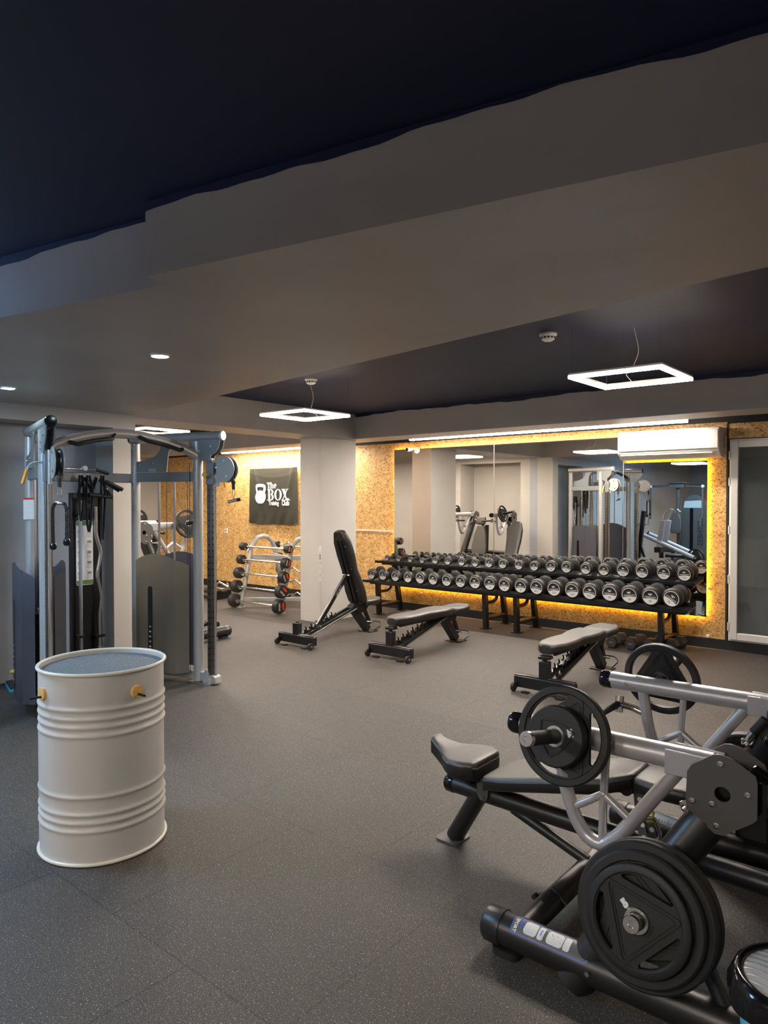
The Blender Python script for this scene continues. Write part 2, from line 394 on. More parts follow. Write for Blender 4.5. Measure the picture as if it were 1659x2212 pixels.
paint_edge('trim_6', (-13.2, 7.5), (2.2, 7.08), 2.84, .03)
# beam along y from the left pier to the middle column, and far beam parallel to the mirror wall
st(MB().prism([(-6.60, 3.862), (-6.60, 7.32), (-7.2, 7.32), (-7.2, 3.862)], 2.5, 2.9).build('ceiling_beam_side', 'beam'))
st(MB().prism([(-13.2, 7.5), (2.2, 7.08), (2.2, 7.60), (-13.2, 8.0)], 2.5, 2.9).build('ceiling_beam_far', 'beam'))
# mirror wall: OSB boards on a painted wall above a black plinth
st(MB().bb(-13.3, -2.075, WN + .02, WN + .25, 0, 3.0).bb(-1.05, 2.2, WN + .02, WN + .25, 0, 3.0).bb(-2.075, -1.05, WN + .02, WN + .25, 2.33, 3.0).bb(-2.075, -1.05, WN + .02, WN + .25, 0, .09).build('wall_back', 'dark_trim'))
ob = [(-13.1, -11.9), (-11.9, -10.7), (-10.7, -9.45), (-9.45, -8.2), (-8.2, -7.0), (-7.0, -5.75), (-5.75, -4.5), (-4.5, -3.3), (-3.3, -2.10)]
mb = MB()
for a, c in ob:
    mb.bb(a + .001, c - .001, WN, WN + .018, .11, 1.2); mb.bb(a + .001, c - .001, WN, WN + .018, 1.202, 2.52)
mb.bb(-2.098, 0.4, WN, WN + .018, 2.335, 2.50).bb(-.98, 2.0, WN, WN + .018, .11, 2.333)
st(mb.build('wall_back_osb', 'osb'))
st(MB().bb(-13.1, 2.0, WN - .012, WN + .018, 0, .108).build('baseboard_back', 'plinth'))
st(MB().bb(-7.7, -6.83, WN - .012, WN, 1.165, 1.19).build('trim_1', 'pvc'))
st(MB().bb(-2.105, -2.085, WN - .008, WN, .11, 2.5).build('trim_2', 'dark_trim'))
# left wall with a niche, the pier at its end
mb = MB()
mb.bb(U0 - .33, U0, NB, 2.455, 0, 2.9).bb(U0 - .33, U0, 3.62, Z2N, 0, 2.5).bb(U0 - .33, U0, 2.455, 3.62, 2.36, 2.9)
st(mb.build('wall_left', 'wall'))
st(MB().bb(U0 - .5, U0 - .33, NB, Z2N, 0, 2.9).build('wall_left_niche', 'slate'))
# adjoining zone: wall facing the mirror with its own niche, end wall
mb = MB(); mb.bb(-7.13, U0 - .5, Z2N - .35, Z2N, 0, 2.5).bb(Z2U, -8.6, Z2N - .35, Z2N, 0, 2.9).bb(-8.6, -7.13, Z2N - .75, Z2N - .55, 0, 2.9).bb(-8.7, -8.6, Z2N - .75, Z2N - .35, 0, 2.9).bb(-7.13, -7.03, Z2N - .75, Z2N - .35, 0, 2.9).bb(-8.6, -7.13, Z2N - .12, Z2N, 2.42, 2.9)
st(mb.build('wall_side', 'wall'))
st(MB().bb(Z2U - .2, Z2U, Z2N - .35, 8.7, 0, 2.9).build('wall_end', 'wall'))
st(MB().bb(U0 - .5, U1 + .2, NB - .2, NB, 0, 2.9).build('wall_behind', 'slate'))
st(MB().bb(U1, U1 + .2, NB, 8.7, 0, 2.9).build('wall_right', 'wall'))
# middle column with a chipped edge
st(MB().bb(-7.13, -6.75, 6.78, 7.50, 0, 2.5).build('column', 'wall', bev=.004))
mb = MB()
for k in range(46):
    z = .55 + .55 * rnd.random(); a = .004 + .012 * rnd.random(); h = .006 + .02 * rnd.random()
    mb.box((-6.75 - a / 2 + .0006, 6.7795, z), (a, .0014, h)); mb.box((-6.7495, 6.78 + a / 2, z + .004), (.0014, a, h * .8))
st(mb.build('trim_3', 'paper'))

# door on the right of the mirror wall
dx0, dx1, dz0, dz1 = -2.07, -1.055, .11, 2.325
dr = MB()
def ring(mb, x0, x1, y0, y1, z0, z1, w):
    mb.bb(x0, x0 + w, y0, y1, z0, z1).bb(x1 - w, x1, y0, y1, z0, z1).bb(x0 + w, x1 - w, y0, y1, z1 - w, z1).bb(x0 + w, x1 - w, y0, y1, z0, z0 + w); return mb
ring(dr, dx0, dx1, WN - .02, WN + .06, dz0, dz1, .035)
door = st(dr.build('door_1', 'pvc', bev=.004))
lf = ring(MB(), dx0 + .02, dx1 - .02, WN - .055, WN + .02, dz0 + .02, dz1 - .02, .075).build('door_leaf', 'pvc', door, bev=.006)
MB().bb(dx0 + .09, dx1 - .09, WN - .02, WN - .012, dz0 + .09, dz1 - .09).build('glass_pane', 'glass', door)
for z in (2.15, 1.86, 1.33, .79, .27):
    MB().cyl((dx0 + .008, WN - .045, z - .045), (dx0 + .008, WN - .045, z + .045), .010, seg=10).bb(dx0 - .004, dx0 + .03, WN - .03, WN - .018, z - .03, z + .03).build('hinge', 'pvc', door)
st(MB().bb(-2.4, -.7, WN + .10, WN + .15, 0, 2.6).build('door_1_backing_added', 'grey_panel'))  # added panel behind the pane, its grey stands in for room reflections

# ---------------------------------------------------------------- mirror, amber tape
mt = thing('wall_mirror', 'large frameless wall mirror of three panels with an amber glow behind', 'mirror', (-4.55, 8.43, .35))
off = (-4.55, 8.43, .35)
MY0, MY1 = 8.405, 8.413
x0, x1, x2, x3 = -6.783, -5.033, -3.245, -2.29
for a, c, z in [(x0, x1, 2.415), (x1, x2, 2.415), (x2, x3, 2.10)]:
    MB(off).bb(a + .0015, c - .0015, MY0, MY1, .35, z).build('mirror_panel', 'mirror', mt)
MB(off).bb(x1 - .004, x1 + .004, MY0 - .003, MY0 - .0002, .352, 2.41).bb(x2 - .003, x2 + .003, MY0 - .003, MY0 - .0002, .352, 2.10).build('joint_strip', 'steel', mt)
mb = MB(off); w = .010
for (a, c, e, f) in [(x0 + .01, x2, 2.39, 2.40), (x2, x3 - .01, 2.078, 2.088), (x0 + .012, x3 - .012, .365, .375)]: mb.bb(a, c, 8.418, 8.428, e, f)
mb.bb(x0 + .012, x0 + .022, 8.418, 8.428, .377, 2.388).bb(x3 - .022, x3 - .012, 8.418, 8.428, .377, 2.076)
mb.build('led_tape', 'light_amber', mt)
MB(off).bb(x0 + .05, x3 - .05, 8.4135, 8.449, .42, 2.03).build('backing_board', 'dark_trim', mt)

# ---------------------------------------------------------------- square pendant lamps
def pendant(name, label, loc, cool=False, ceil=2.84, grp='square pendant lamps'):
    t = thing(name, label, 'lamp', loc, 0, grp); h = .31; w = .027
    def sq(mb, z0, z1, i=0): 
        mb.bb(-h + i, h - i, -h + i, -h + w - i, z0, z1).bb(-h + i, h - i, h - w + i, h - i, z0, z1).bb(-h + i, -h + w - i, -h + w - i, h - w + i, z0, z1).bb(h - w + i, h - i, -h + w - i, h - w + i, z0, z1); return mb
    sq(MB(), .020, .036).build('frame', 'ac', t, bev=.002)
    sq(MB(), .0, .020, -.0015).build('diffuser_edge', 'light_cool_edge' if cool else 'light_edge', t)
    sq(MB(), -.001, -.0002, .001).build('diffuser', 'light_cool_lamp' if cool else 'light_led', t)
    c = ceil - loc[2]
    for a, b_ in [(-1, -1), (1, -1), (1, 1), (-1, 1)]: MB().cyl((a * (h - .017), b_ * (h - .017), .034), (a * (h - .017), b_ * (h - .017), c), .0012, seg=6).build('suspension_wire', 'steel', t)
    MB().tube([(-.1, .29, .03), (-.12, .2, .08), (-.05, .12, .07), (.02, .1, .2), (.0, .05, c)], .0018, 6, fil=.05).build('power_cord', 'pvc', t)
    return t
pendant('pendant_lamp', 'square white glowing pendant lamp hanging before the middle column', (-5.06, 4.88, 2.48))
pendant('pendant_lamp', 'largest looking square glowing pendant lamp, hanging at the right above the dumbbell racks', (-1.80, 4.79, 2.48))
pendant('pendant_lamp', 'small square glowing lamp seen above the cable machine in the adjoining zone', (-7.85, 4.97, 2.50))
pendant('pendant_lamp', 'square lamp far down the adjoining zone on the left', (-10.6, 5.6, 2.50))
pendant('pendant_lamp', 'square cool lamp seen only in the right end of the mirror', (-4.8, .5, 2.44), True, 2.775)
pendant('pendant_lamp', 'unseen square lamp added behind the photographer on the right', (-0.7, -1.5, 2.44), False, 2.775)  # extra lamp, put in to brighten the foreground
pendant('pendant_lamp', 'unseen square lamp added behind the photographer on the left', (-3.1, -1.9, 2.44), False, 2.775)  # second extra lamp, added for more light from the camera side
def strip(label, xa, xb, y, z):
    t = thing('linear_lamp', label, 'lamp', ((xa + xb) / 2, y, z), 0, 'long linear lamps'); L = (xb - xa) / 2
    MB().bb(-L, L, -.03, .03, .034, .060).build('housing', 'ac', t, bev=.003)
    MB().bb(-L + .01, L - .01, -.026, .026, 0, .034).build('diffuser_edge', 'light_edge', t)
    MB().bb(-L + .012, L - .012, -.025, .025, -.0015, -.0003).build('diffuser', 'light_strip', t)
    for k in (-.8, 0, .8): MB().cyl((L * k, 0, .06), (L * k, 0, 2.84 - z), .0012, seg=6).build('suspension_wire', 'steel', t)
    return t
strip('long glowing linear lamp hanging above the mirror', -6.17, -2.38, 8.0, 2.50)
strip('long glowing linear lamp above the black banner', -10.6, -7.6, 8.12, 2.50)
for (x, y, lab) in [(-3.61, 2.33, 'round cool white downlight in the beam, nearer the middle'), (-5.52, 2.28, 'round cool white downlight in the beam at the left edge of the photo')]:
    t = thing('downlight', lab, 'lamp', (x, y, 2.488), 0, 'cool white downlights')
    MB().lathe([(.047, .0), (.055, .002), (.056, .012), (.046, .012)], (0, 0, 0), seg=28, closed=True).build('bezel', 'ac', t)
    MB().lathe([(0, .004), (.046, .003), (.046, .011), (0, .011)], (0, 0, 0), seg=28).build('diffuser', 'light_cool', t)
for (x, y, lab) in [(-2.333, 4.625, 'white domed smoke detector on the navy ceiling, nearer the right lamp'), (-4.983, 4.885, 'white domed smoke detector on the navy ceiling above the left lamp')]:
    t = thing('smoke_detector', lab, 'smoke detector', (x, y, 2.84), 0, 'ceiling smoke detectors')
    MB().lathe([(0, 0), (.062, 0), (.062, -.012), (.052, -.022), (.05, -.024)], (0, 0, 0), seg=28).build('base', 'ac', t)
    MB().lathe([(.051, -.022), (.045, -.042), (.03, -.052), (0, -.054)], (0, 0, 0), seg=28).build('dome', 'pvc', t)
    mb = MB()
    for k in range(12):
        a = R(30 * k); mb.box((math.cos(a) * .049, math.sin(a) * .049, -.03), (.004, .012, .012), Matrix.Rotation(a, 3, 'Z'))
    mb.build('vents', 'dark_trim', t)
# ---------------------------------------------------------------- air conditioner
t = thing('air_conditioner', 'white split air conditioner mounted over the upper right corner of the mirror', 'air conditioner', (-2.68, WN, 2.13))
L0, L1 = -.555, .56
prof = [(-.0, .33), (-.225, .325), (-.250, .29), (-.255, .10), (-.235, .05), (-.15, .0), (-.04, -.005), (0, .0)]
MB().extr([(L0, a, b_) for a, b_ in prof], (L1 - L0, 0, 0)).build('body', 'ac', t, bev=.008)
MB().extr([(L0 + .012, a, b_) for a, b_ in [(-.2565, .30), (-.2590, .29), (-.2620, .105), (-.2590, .095), (-.254, .105)]], (L1 - L0 - .024, 0, 0)).build('front_panel', 'ac', t, bev=.002)
MB().extr([(L0 + .03, a, b_) for a, b_ in [(-.242, .052), (-.244, .045), (-.158, -.003), (-.150, .002)]], (L1 - L0 - .10, 0, 0)).build('louvre', 'pvc', t)
mb = MB(); mb.bb(L1 - .001, L1 + .002, -.085, -.065, .10, .26); mb.build('side_grille', 'midgrey', t)
add_text(MB(), 'TCL', .028, (-.02, -.264, .135), (1, 0, 0), (0, 0, 1), .0006).build('logo', 'midgrey', t)
# security camera
t = thing('security_camera', 'small white bullet security camera at the top left corner of the mirror', 'security camera', (-6.38, 8.44, 2.40))
MB().lathe([(0, -.02), (.045, -.02), (.05, 0), (.045, .02), (0, .022)], (.03, -.025, -.01), (0, 1, 0)).build('base', 'ac', t)
MB().tube([(.03, -.03, -.01), (0, -.07, .01), (-.03, -.10, .01)], .012, 10).build('arm', 'ac', t)
d = Vector((-.25, -.93, -.12)).normalized(); p = Vector((-.03, -.08, .01))
MB().lathe([(0, 0), (.03, .0), (.034, .02), (.034, .085), (.031, .092), (0, .092)], p, d).build('housing', 'ac', t)
MB().lathe([(0, .0925), (.027, .0925), (.025, .095), (0, .096)], p, d).build('lens', 'gloss', t)
# wall details
t = thing('wall_socket', 'small white square wall socket on the OSB wall left of the banner', 'socket', (-10.91, WN, 1.07))
MB().box((0, -.006, 0), (.085, .012, .085)).build('faceplate', 'ac', t, bev=.003)
MB().lathe([(0, -.002), (.02, -.002), (.022, 0)], (0, -.012, 0), (0, 1, 0), 20).build('outlet', 'midgrey', t)
for (x, z, lab) in [(-2.281, .667, 'white round bumper on the OSB right of the mirror, the upper one'), (-2.276, .13, 'white round bumper low on the OSB at the right, just above the black plinth'), (-6.27, .335, 'upper of two white round bumpers on the OSB under the dumbbell racks'), (-6.29, .275, 'lower of two white round bumpers on the OSB under the dumbbell racks')]:
    tag(MB((x, WN, z)).lathe([(0, .03), (.014, .028), (.02, .018), (.012, .008), (.014, 0)], (x, WN, z), (0, -1, 0), 18).build('wall_bumper', 'ac'), lab, 'bumper', 'white bumpers on the OSB wall')
for o_, (x, z) in zip([o for o in COL.objects if o.name.startswith('wall_bumper')], [(-2.281, .667), (-2.276, .13), (-6.27, .335), (-6.29, .275)]): o_.location = (x, WN, z)
t = thing('cable_loop', 'short white cable loop poking out at the left edge of the mirror', 'cable', (-6.80, 8.44, 1.9))
MB().tube([(.015, -.02, -.06), (.0, -.03, -.03), (-.006, -.03, .02), (.01, -.03, .05), (.015, -.02, .08)], .005, 8, fil=.03).build('cable', 'ac', t)
# ---------------------------------------------------------------- banner
BX0, BX1, BZ0, BZ1 = -10.165, -8.905, 1.235, 2.215
def fold(p):
    u = (p.x - BX0) / (BX1 - BX0); v = (p.z - BZ0) / (BZ1 - BZ0)
    env = (1 - v)
    d = .016 * math.sin(u * 9 + 3 * v) * env * env + .020 * math.exp(-((u - (.08 + .30 * (1 - v))) / .05) ** 2) * v + .026 * math.exp(-((u - (.95 - .32 * (1 - v))) / .045) ** 2) * v
    d += .018 * math.exp(-((u - (.93 - .22 * (1 - v))) / .03) ** 2) * v + .016 * math.sin(u * 31 + 8 * (1 - v)) * max(0, 1 - v * 5) + .006 * math.exp(-((v - (.93 - .10 * math.sin(math.pi * u))) / .02) ** 2)
    sag = -.02 * math.sin(math.pi * u) * v * 0 - .018 * u * 0
    return Vector((p.x, p.y - d, p.z + sag))
t = thing('banner', 'dark green-grey cloth banner with a white kettlebell and The BOX Training Club', 'banner', ((BX0 + BX1) / 2, WN - .02, BZ0))
off = ((BX0 + BX1) / 2, WN - .02, BZ0); mb = MB(off); nx, nz = 64, 48; g = []
for j in range(nz + 1):
    v = j / nz; row = []
    for i in range(nx + 1):
        u = i / nx; x = BX0 + (BX1 - BX0) * u + (.012 * (1 - v) * (u - .6) * 2); z = BZ0 + (BZ1 - BZ0) * v - .012 * math.sin(math.pi * u) * (1 - v) 
        row.append(mb.V(fold(Vector((x, WN - .045, z)))))
    g.append(row)
for j in range(nz):
    for i in range(nx): mb.face([g[j][i], g[j][i + 1], g[j + 1][i + 1], g[j + 1][i]])
bmesh.ops.solidify(mb.bm, geom=mb.bm.faces[:], thickness=.003)
mb.build('cloth', 'banner', t, angle=80)
fo = lambda p: fold(Vector((p.x, p.y, p.z))) + Vector((0, -.011, 0))
bo = (BX0, WN - .045, BZ0); X, Zv = (1, 0, 0), (0, 0, 1); sx_ = (BX1 - BX0); sz_ = (BZ1 - BZ0)
def P2(px, py): return ((px - 190) / 1300 * sx_, (1690 - py) / 1520 * sz_)      # zoomed-photo fractions of the cloth
kb = MB(off)
def strip_poly(mb, outer, inner):
    n = len(outer)
    for i in range(n - 1): poly_on(mb, [outer[i], outer[i + 1], inner[i + 1], inner[i]], bo, X, Zv, fn=fo)
body = [(400, 840), (370, 900), (358, 970), (372, 1040), (405, 1105), (450, 1138), (560, 1138), (600, 1105), (635, 1030), (650, 950), (640, 880), (620, 840), (575, 800), (510, 775), (450, 790)]
cx_, cy_ = 505, 950
for i in range(len(body)):
    poly_on(kb, [P2(cx_, cy_), P2(*body[i]), P2(*body[(i + 1) % len(body)])], bo, X, Zv, fn=fo)
outer = [(400, 850), (385, 760), (382, 660), (400, 615), (450, 597), (520, 592), (590, 605), (640, 640), (652, 700), (645, 780), (622, 850)]
inner = [(452, 800), (435, 750), (425, 710), (435, 690), (460, 680), (510, 676), (560, 682), (585, 695), (590, 715), (583, 760), (572, 800)]
strip_poly(kb, [P2(*p) for p in outer], [P2(*p) for p in inner])
kb.build('kettlebell_print', 'white', t, flat=True)
sl = MB(off)
def Q(*pts): poly_on(sl, [P2(*p) for p in pts], bo, X, Zv, fn=fo)
def ringarc(cx, cy, rx, ry, ix, iy, a0, a1, n=18, dx=0):
    o_ = [P2(cx + rx * math.cos(R(a0 + (a1 - a0) * i / n)), cy - ry * math.sin(R(a0 + (a1 - a0) * i / n))) for i in range(n + 1)]
    i_ = [P2(cx + dx + ix * math.cos(R(a0 + (a1 - a0) * i / n)), cy - iy * math.sin(R(a0 + (a1 - a0) * i / n))) for i in range(n + 1)]
    strip_poly(sl, o_, i_)
# T h e
Q((690, 562), (780, 562), (780, 585), (690, 585)); Q((690, 585), (700, 585), (696, 612), (688, 612)); Q((770, 585), (780, 585), (783, 612), (775, 612)); Q((722, 585), (750, 585), (750, 708), (722, 708)); Q((708, 708), (764, 708), (764, 724), (708, 724))
Q((785, 556), (812, 556), (812, 708), (785, 708)); Q((776, 708), (822, 708), (822, 724), (776, 724)); ringarc(828, 640, 36, 36, 12, 20, 0, 120, dx=-6); Q((838, 640), (864, 640), (864, 708), (838, 708)); Q((830, 708), (872, 708), (872, 724), (830, 724))
ringarc(914, 660, 34, 64, 10, 50, 0, 310); Q((888, 652), (946, 652), (946, 668), (888, 668))
# B O X
Q((718, 750), (770, 750), (770, 1050), (718, 1050)); Q((690, 745), (800, 745), (800, 765), (690, 765)); Q((682, 1032), (800, 1032), (800, 1052), (682, 1052))
ringarc(785, 822, 80, 77, 30, 58, -90, 90); ringarc(785, 965, 88, 88, 34, 68, -90, 90)
ringarc(992, 900, 102, 156, 48, 138, 0, 360, 36)
Q((1095, 750), (1160, 750), (1290, 1045), (1225, 1045)); Q((1248, 750), (1268, 750), (1125, 1045), (1103, 1045))
Q((1085, 745), (1185, 745), (1185, 762), (1085, 762)); Q((1215, 745), (1290, 745), (1290, 762), (1215, 762)); Q((1085, 1032), (1160, 1032), (1160, 1052), (1085, 1052)); Q((1190, 1032), (1310, 1032), (1310, 1052), (1190, 1052))
o2 = Vector(bo); c_ = P2(868, 1130); add_text(sl, 'Training', .105, o2 + Vector((c_[0], 0, c_[1])), X, Zv, .004, fo, .80)
c_ = P2(1195, 1125); add_text(sl, 'Club', .125, o2 + Vector((c_[0], 0, c_[1])), X, Zv, .005, fo, .78)
sl.build('lettering', 'white', t, flat=True)
# ================================================================ OIL DRUM
DC = (-3.284, 1.790); DR = .2865
t = thing('steel_drum', 'light grey ribbed steel drum with two bamboo hooks and a speckled blue-grey top', 'drum', (DC[0], DC[1], 0))
prof = [(.262, .004), (DR, .012)]
ribs = [.711, .669, .632, .592, .313, .234, .196, .158]
zz = [.012 + (.868 - .012) * i / 170 for i in range(171)]
for z in zz:
    b_ = sum(math.exp(-((z - q) / .0095) ** 2) for q in ribs)
    for q, w in [(.651, .02), (.612, .016), (.275, .03), (.215, .016), (.177, .016)]: b_ -= .35 * math.exp(-((z - q) / w) ** 2)
    prof.append((DR - .001 + .0075 * b_ * min(1, (z - .01) / .02, (.868 - z) / .02), z))
MB().lathe(prof + [(DR - .004, .868), (DR - .004, .02), (0, .02)], (0, 0, 0), seg=96).build('body', 'drum', t, angle=70)
for z in (.010, .873): MB().tube([((DR + .004) * math.cos(R(a)), (DR + .004) * math.sin(R(a)), z) for a in range(0, 360, 4)], .0085, 10, closed=True).build('rolled_rim', 'drum_lip', t)
MB().lathe([(0, .855), (DR - .006, .855), (DR - .006, .845), (0, .845)], (0, 0, 0), seg=64).build('top_mat', 'drum_top', t)
MB().bb(DR * math.cos(R(-120)) - .003, DR * math.cos(R(-120)) + .003, DR * math.sin(R(-120)) - .0022, DR * math.sin(R(-120)) + .001, .03, .86).build('seam', 'drum', t)
for a, tw in [(-92, -1), (2, 1)]:
    n = Vector((math.cos(R(a)), math.sin(R(a)), 0)); c = Vector((DR * n.x, DR * n.y, .772)); tx = Vector((-n.y, n.x, 0))
    h = MB().lathe([(0, -.004), (.030, -.004), (.030, .009), (.028, .011), (0, .011)], c, n, 28).build('hook_disc', 'wood', t)
    q = c + tx * .004 + Vector((0, 0, -.012)); MB().lathe([(.0055, .008), (.0055, .058), (.005, .061), (0, .062)], q, n, 14).build('peg', 'black', h)

# ================================================================ ADJUSTABLE BENCHES
def bench(label, loc, up):
    t = thing('adjustable_bench', label, 'bench', loc, 0, 'adjustable weight benches')
    # y = 0 at the wheeled crossbar, seat at +y
    m_ = MB(); m_.box((0, 0, .088), (.56, .075, .10)); m_.box((0, -.0, .145), (.56, .05, .016)); m_.build('crossbar', 'black', t, bev=.008)
    MB().box((0, 0, .20 if up else .21), (.085, .07, .14 if up else .16)).build('upright_post', 'black', t, bev=.005)
    for s in (-1, 1): MB().box((.16 * s, -.045, .006), (.06, .05, .012)).build('foot_plate', 'black', t)
    for s in (-1, 1):
        w = MB().lathe([(0, -.014), (.018, -.014), (.036, -.013), (.040, -.008), (.040, .008), (.036, .013), (.018, .014), (0, .014)], (s * .27, -.055, .041), (1, 0, 0), 24).build('wheel', 'rubber', t)
        MB().lathe([(0, -.02), (.010, -.02), (.010, .02), (0, .02)], (s * .27, -.055, .041), (1, 0, 0), 12).build('axle_bolt', 'steel', w)
        MB().box((s * .243, -.04, .062), (.006, .06, .05)).build('wheel_bracket', 'black', t)
    m_ = MB()
    for s in (-1, 1): m_.beam((s * .042, .03, .085), (s * .042, .96, .335), .028, .05)
    m_.build('main_rail', 'black', t, bev=.004)
    MB().tube([(.072, .05, .085), (.072, .93, .33)], .008, 8).tube([(-.072, .05, .085), (-.072, .93, .33)], .008, 8).build('guide_rod', 'steel', t)
    for s in (-1, 1):
        m_ = MB()
        for k in range(6):
            y0, z0 = .14 + .085 * k, .140 + .0228 * k
            m_.extr([(s * .034 - .003, y0 + a, z0 + b_) for a, b_ in [(0, -.01), (.05, .0), (.045, .028), (.028, .060), (.012, .066), (.018, .052), (.024, .03), (.012, .022), (-.006, .03)]], (.006, 0, 0))
        m_.build('ladder_hooks', 'black', t)
    m_ = MB(); m_.beam((0, .90, .36), (0, 1.20, .03), .085, .085, (1, 0, 0)); m_.build('front_leg', 'black', t, bev=.006)
    MB().box((0, 1.22, .008), (.20, .16, .014)).build('base_plate', 'black', t, bev=.004)
    m_ = MB(); m_.tube([(-.07, 1.25, .012), (-.10, 1.36, .06), (-.06, 1.40, .10), (.06, 1.40, .10), (.10, 1.36, .06), (.07, 1.25, .012)], .009, 10, fil=.03); m_.build('carry_handle', 'black', t)
    m_ = MB()
    for s in (-1, 1): m_.extr([(s * .055 - .003, y, z) for y, z in [(.93, .30), (1.0, .27), (1.10, .26), (1.14, .30), (1.16, .345), (.98, .375), (.90, .36)]], (.006, 0, 0))
    m_.beam((0, 1.04, .332), (0, 1.33, .345), .05, .03); m_.beam((0, 1.12, .34), (0, 1.25, .10), .04, .035); m_.build('seat_support', 'black', t)
    MB().cyl((-.07, 1.06, .35), (.07, 1.06, .35), .013, seg=12).build('pivot_bolt', 'steel', t)
    MB().cyl((-.06, 1.22, .12), (.075, 1.22, .12), .012, seg=12).build('pivot_bolt', 'steel', t)
    MB().cyl((.0, .72, .25), (-.18, .72, .245), .010, seg=10).build('locking_pin', 'steel', t)
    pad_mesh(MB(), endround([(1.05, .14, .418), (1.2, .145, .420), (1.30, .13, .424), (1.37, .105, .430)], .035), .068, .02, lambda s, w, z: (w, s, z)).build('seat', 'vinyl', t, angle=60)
    # backrest: along direction b from the hinge
    hy, hz = 1.00, .348
    if up: a = R(110.5)
    else: a = R(180)
    d = Vector((0, math.cos(a), math.sin(a))); n = Vector((0, -d.z, d.y)) * -1
    if n.z < 0 and not up: n = -n
    if up: n = Vector((0, math.sin(a), -math.cos(a)))
    fn = lambda s, w, z: Vector((w, hy, hz)) + d * s + n * z
    L = .985
    stn = endround([(.03, .140, .088), (.18, .152, .088), (.32, .140, .088), (.46, .112, .088), (.66, .130, .088), (.84, .125, .088), (L, .088, .088)], .045)
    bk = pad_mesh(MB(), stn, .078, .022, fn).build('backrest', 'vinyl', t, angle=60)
    m_ = MB(); m_.loft([[fn(s, w * .86, .0105), fn(s, -w * .86, .0105), fn(s, -w * .86, .004), fn(s, w * .86, .004)] for s, w, _ in stn[2:-2]]); m_.build('back_board', 'black_satin', bk)
    m_ = MB(); 
    for s in (-1, 1): m_.beam(fn(-.02, s * .03, -.011), fn(L - .1, s * .03, -.011), .025, .03, n)
    m_.build('back_rail', 'black', bk)
    m_ = MB()
    for s in (.2, .5, .8): m_.lathe([(0, .0), (.009, 0), (.009, .006), (0, .008)], fn(s, .07, .004), -n, 12)
    m_.build('bolts', 'steel', bk)
    if up:
        p = fn(.43, 0, -.03); q = Vector((0, .32, .19))
        MB().beam(p, q, .055, .034, (1, 0, 0)).build('support_strut', 'black', t, bev=.004)
        MB().cyl(p + Vector((-.055, 0, 0)), p + Vector((.055, 0, 0)), .014, seg=12).cyl(q + Vector((-.06, 0, 0)), q + Vector((.06, 0, 0)), .011, seg=12).build('strut_pin', 'steel', t)
        m_ = MB(); dd = (q - p).normalized(); nn = Vector((1, 0, 0)).cross(dd)
        if nn.y > 0: nn = -nn
        tx_ = MB(); 
        add_text(tx_, 'SPORT', .05, p + dd * .24 + Vector((.0285, 0, 0)), -dd, Vector((1, 0, 0)).cross(-dd), .0006)
        tx_.build('strut_decal', 'midgrey', t)
        MB().cyl((0, 0, .27), (0, 0, .285), .02, seg=14).build('post_cap', 'rubber', t)
    else:
        MB().box((0, .01, .322), (.10, .09, .028)).cyl((0, 0, .27), (0, 0, .33), .018, seg=12).build('rest_block', 'black', t, bev=.006)
        MB().beam((0, .30, .19), (0, .75, .30), .05, .03).build('support_strut', 'black', t, bev=.003)
    return t
bench('black adjustable bench with its backrest raised upright, in front of the middle column', (-5.88, 5.54, 0), True)
b2 = bench('flat black adjustable bench at the middle, in front of the left dumbbell rack', (-4.67, 5.73, 0), False)
dup(b2, (-2.79, 5.50, 0), 0, 'flat black adjustable bench at the right, just behind the press machine')

# ================================================================ DUMBBELL RACKS + DUMBBELLS
def rack(label, xa, xb, la, lb):
    t = thing('dumbbell_rack', label, 'rack', ((xa + xb) / 2, 8.05, 0), 0, 'two-tier dumbbell racks'); off = ((xa + xb) / 2, 8.05, 0)
    for x in (la, lb):
        MB(off).beam((x, 7.86, .01), (x, 7.83, .475), .055, .075, (0, 1, 0)).build('leg', 'black', t, bev=.006)
        MB(off).beam((x, 8.36, .01), (x, 8.20, .765), .055, .075, (0, 1, 0)).build('leg', 'black', t, bev=.006)
        MB(off).tube([(x, 7.86, .13), (x, 8.32, .13)], .03, 12).build('floor_rail', 'black_satin', t)
        MB(off).tube([(x, 7.87, .33), (x, 8.05, .33), (x, 8.12, .36), (x, 8.15, .50)], .022, 10, fil=.06).build('curved_brace', 'black_satin', t)
        for yy in (7.86, 8.365): MB(off).box((x, yy, .006), (.11, .12, .010)).build('foot_plate', 'black', t)
    for nm, y0, z0 in (('lower', 7.675, .488), ('upper', 7.945, .748)):
        m_ = MB(off); D = .30 if nm == 'lower' else .29; tl = .035
        pr = [(y0, z0 + .02), (y0 + .008, z0 + .022), (y0 + .014, z0), (y0 + D, z0 + tl), (y0 + D + .004, z0 + tl + .03), (y0 + D + .014, z0 + tl + .03), (y0 + D + .012, z0 + tl - .012), (y0 + .004, z0 - .014)]
        m_.extr([(xa, a, b_) for a, b_ in pr], (xb - xa, 0, 0)); m_.build('shelf', 'black', t)
        MB(off).bb(xa + .05, xb - .05, y0 + .10, y0 + .16, z0 - .045, z0 - .003 + .0).build('shelf_beam', 'black', t, bev=.004)
        m_ = MB(off); k = int((xb - xa) / .215)
        for i in range(k + 1):
            x = xa + .10 + i * .218
            if x < xb: m_.box((x, y0 + .10, z0 + .022), (.05, .05, .010))
        m_.build('saddle_divider', 'steel', t)
    return t
rack('left black two-tier dumbbell rack below the mirror', -6.78, -4.57, -6.62, -4.82)
rack('right black two-tier dumbbell rack below the mirror', -4.55, -2.28, -4.37, -2.60)
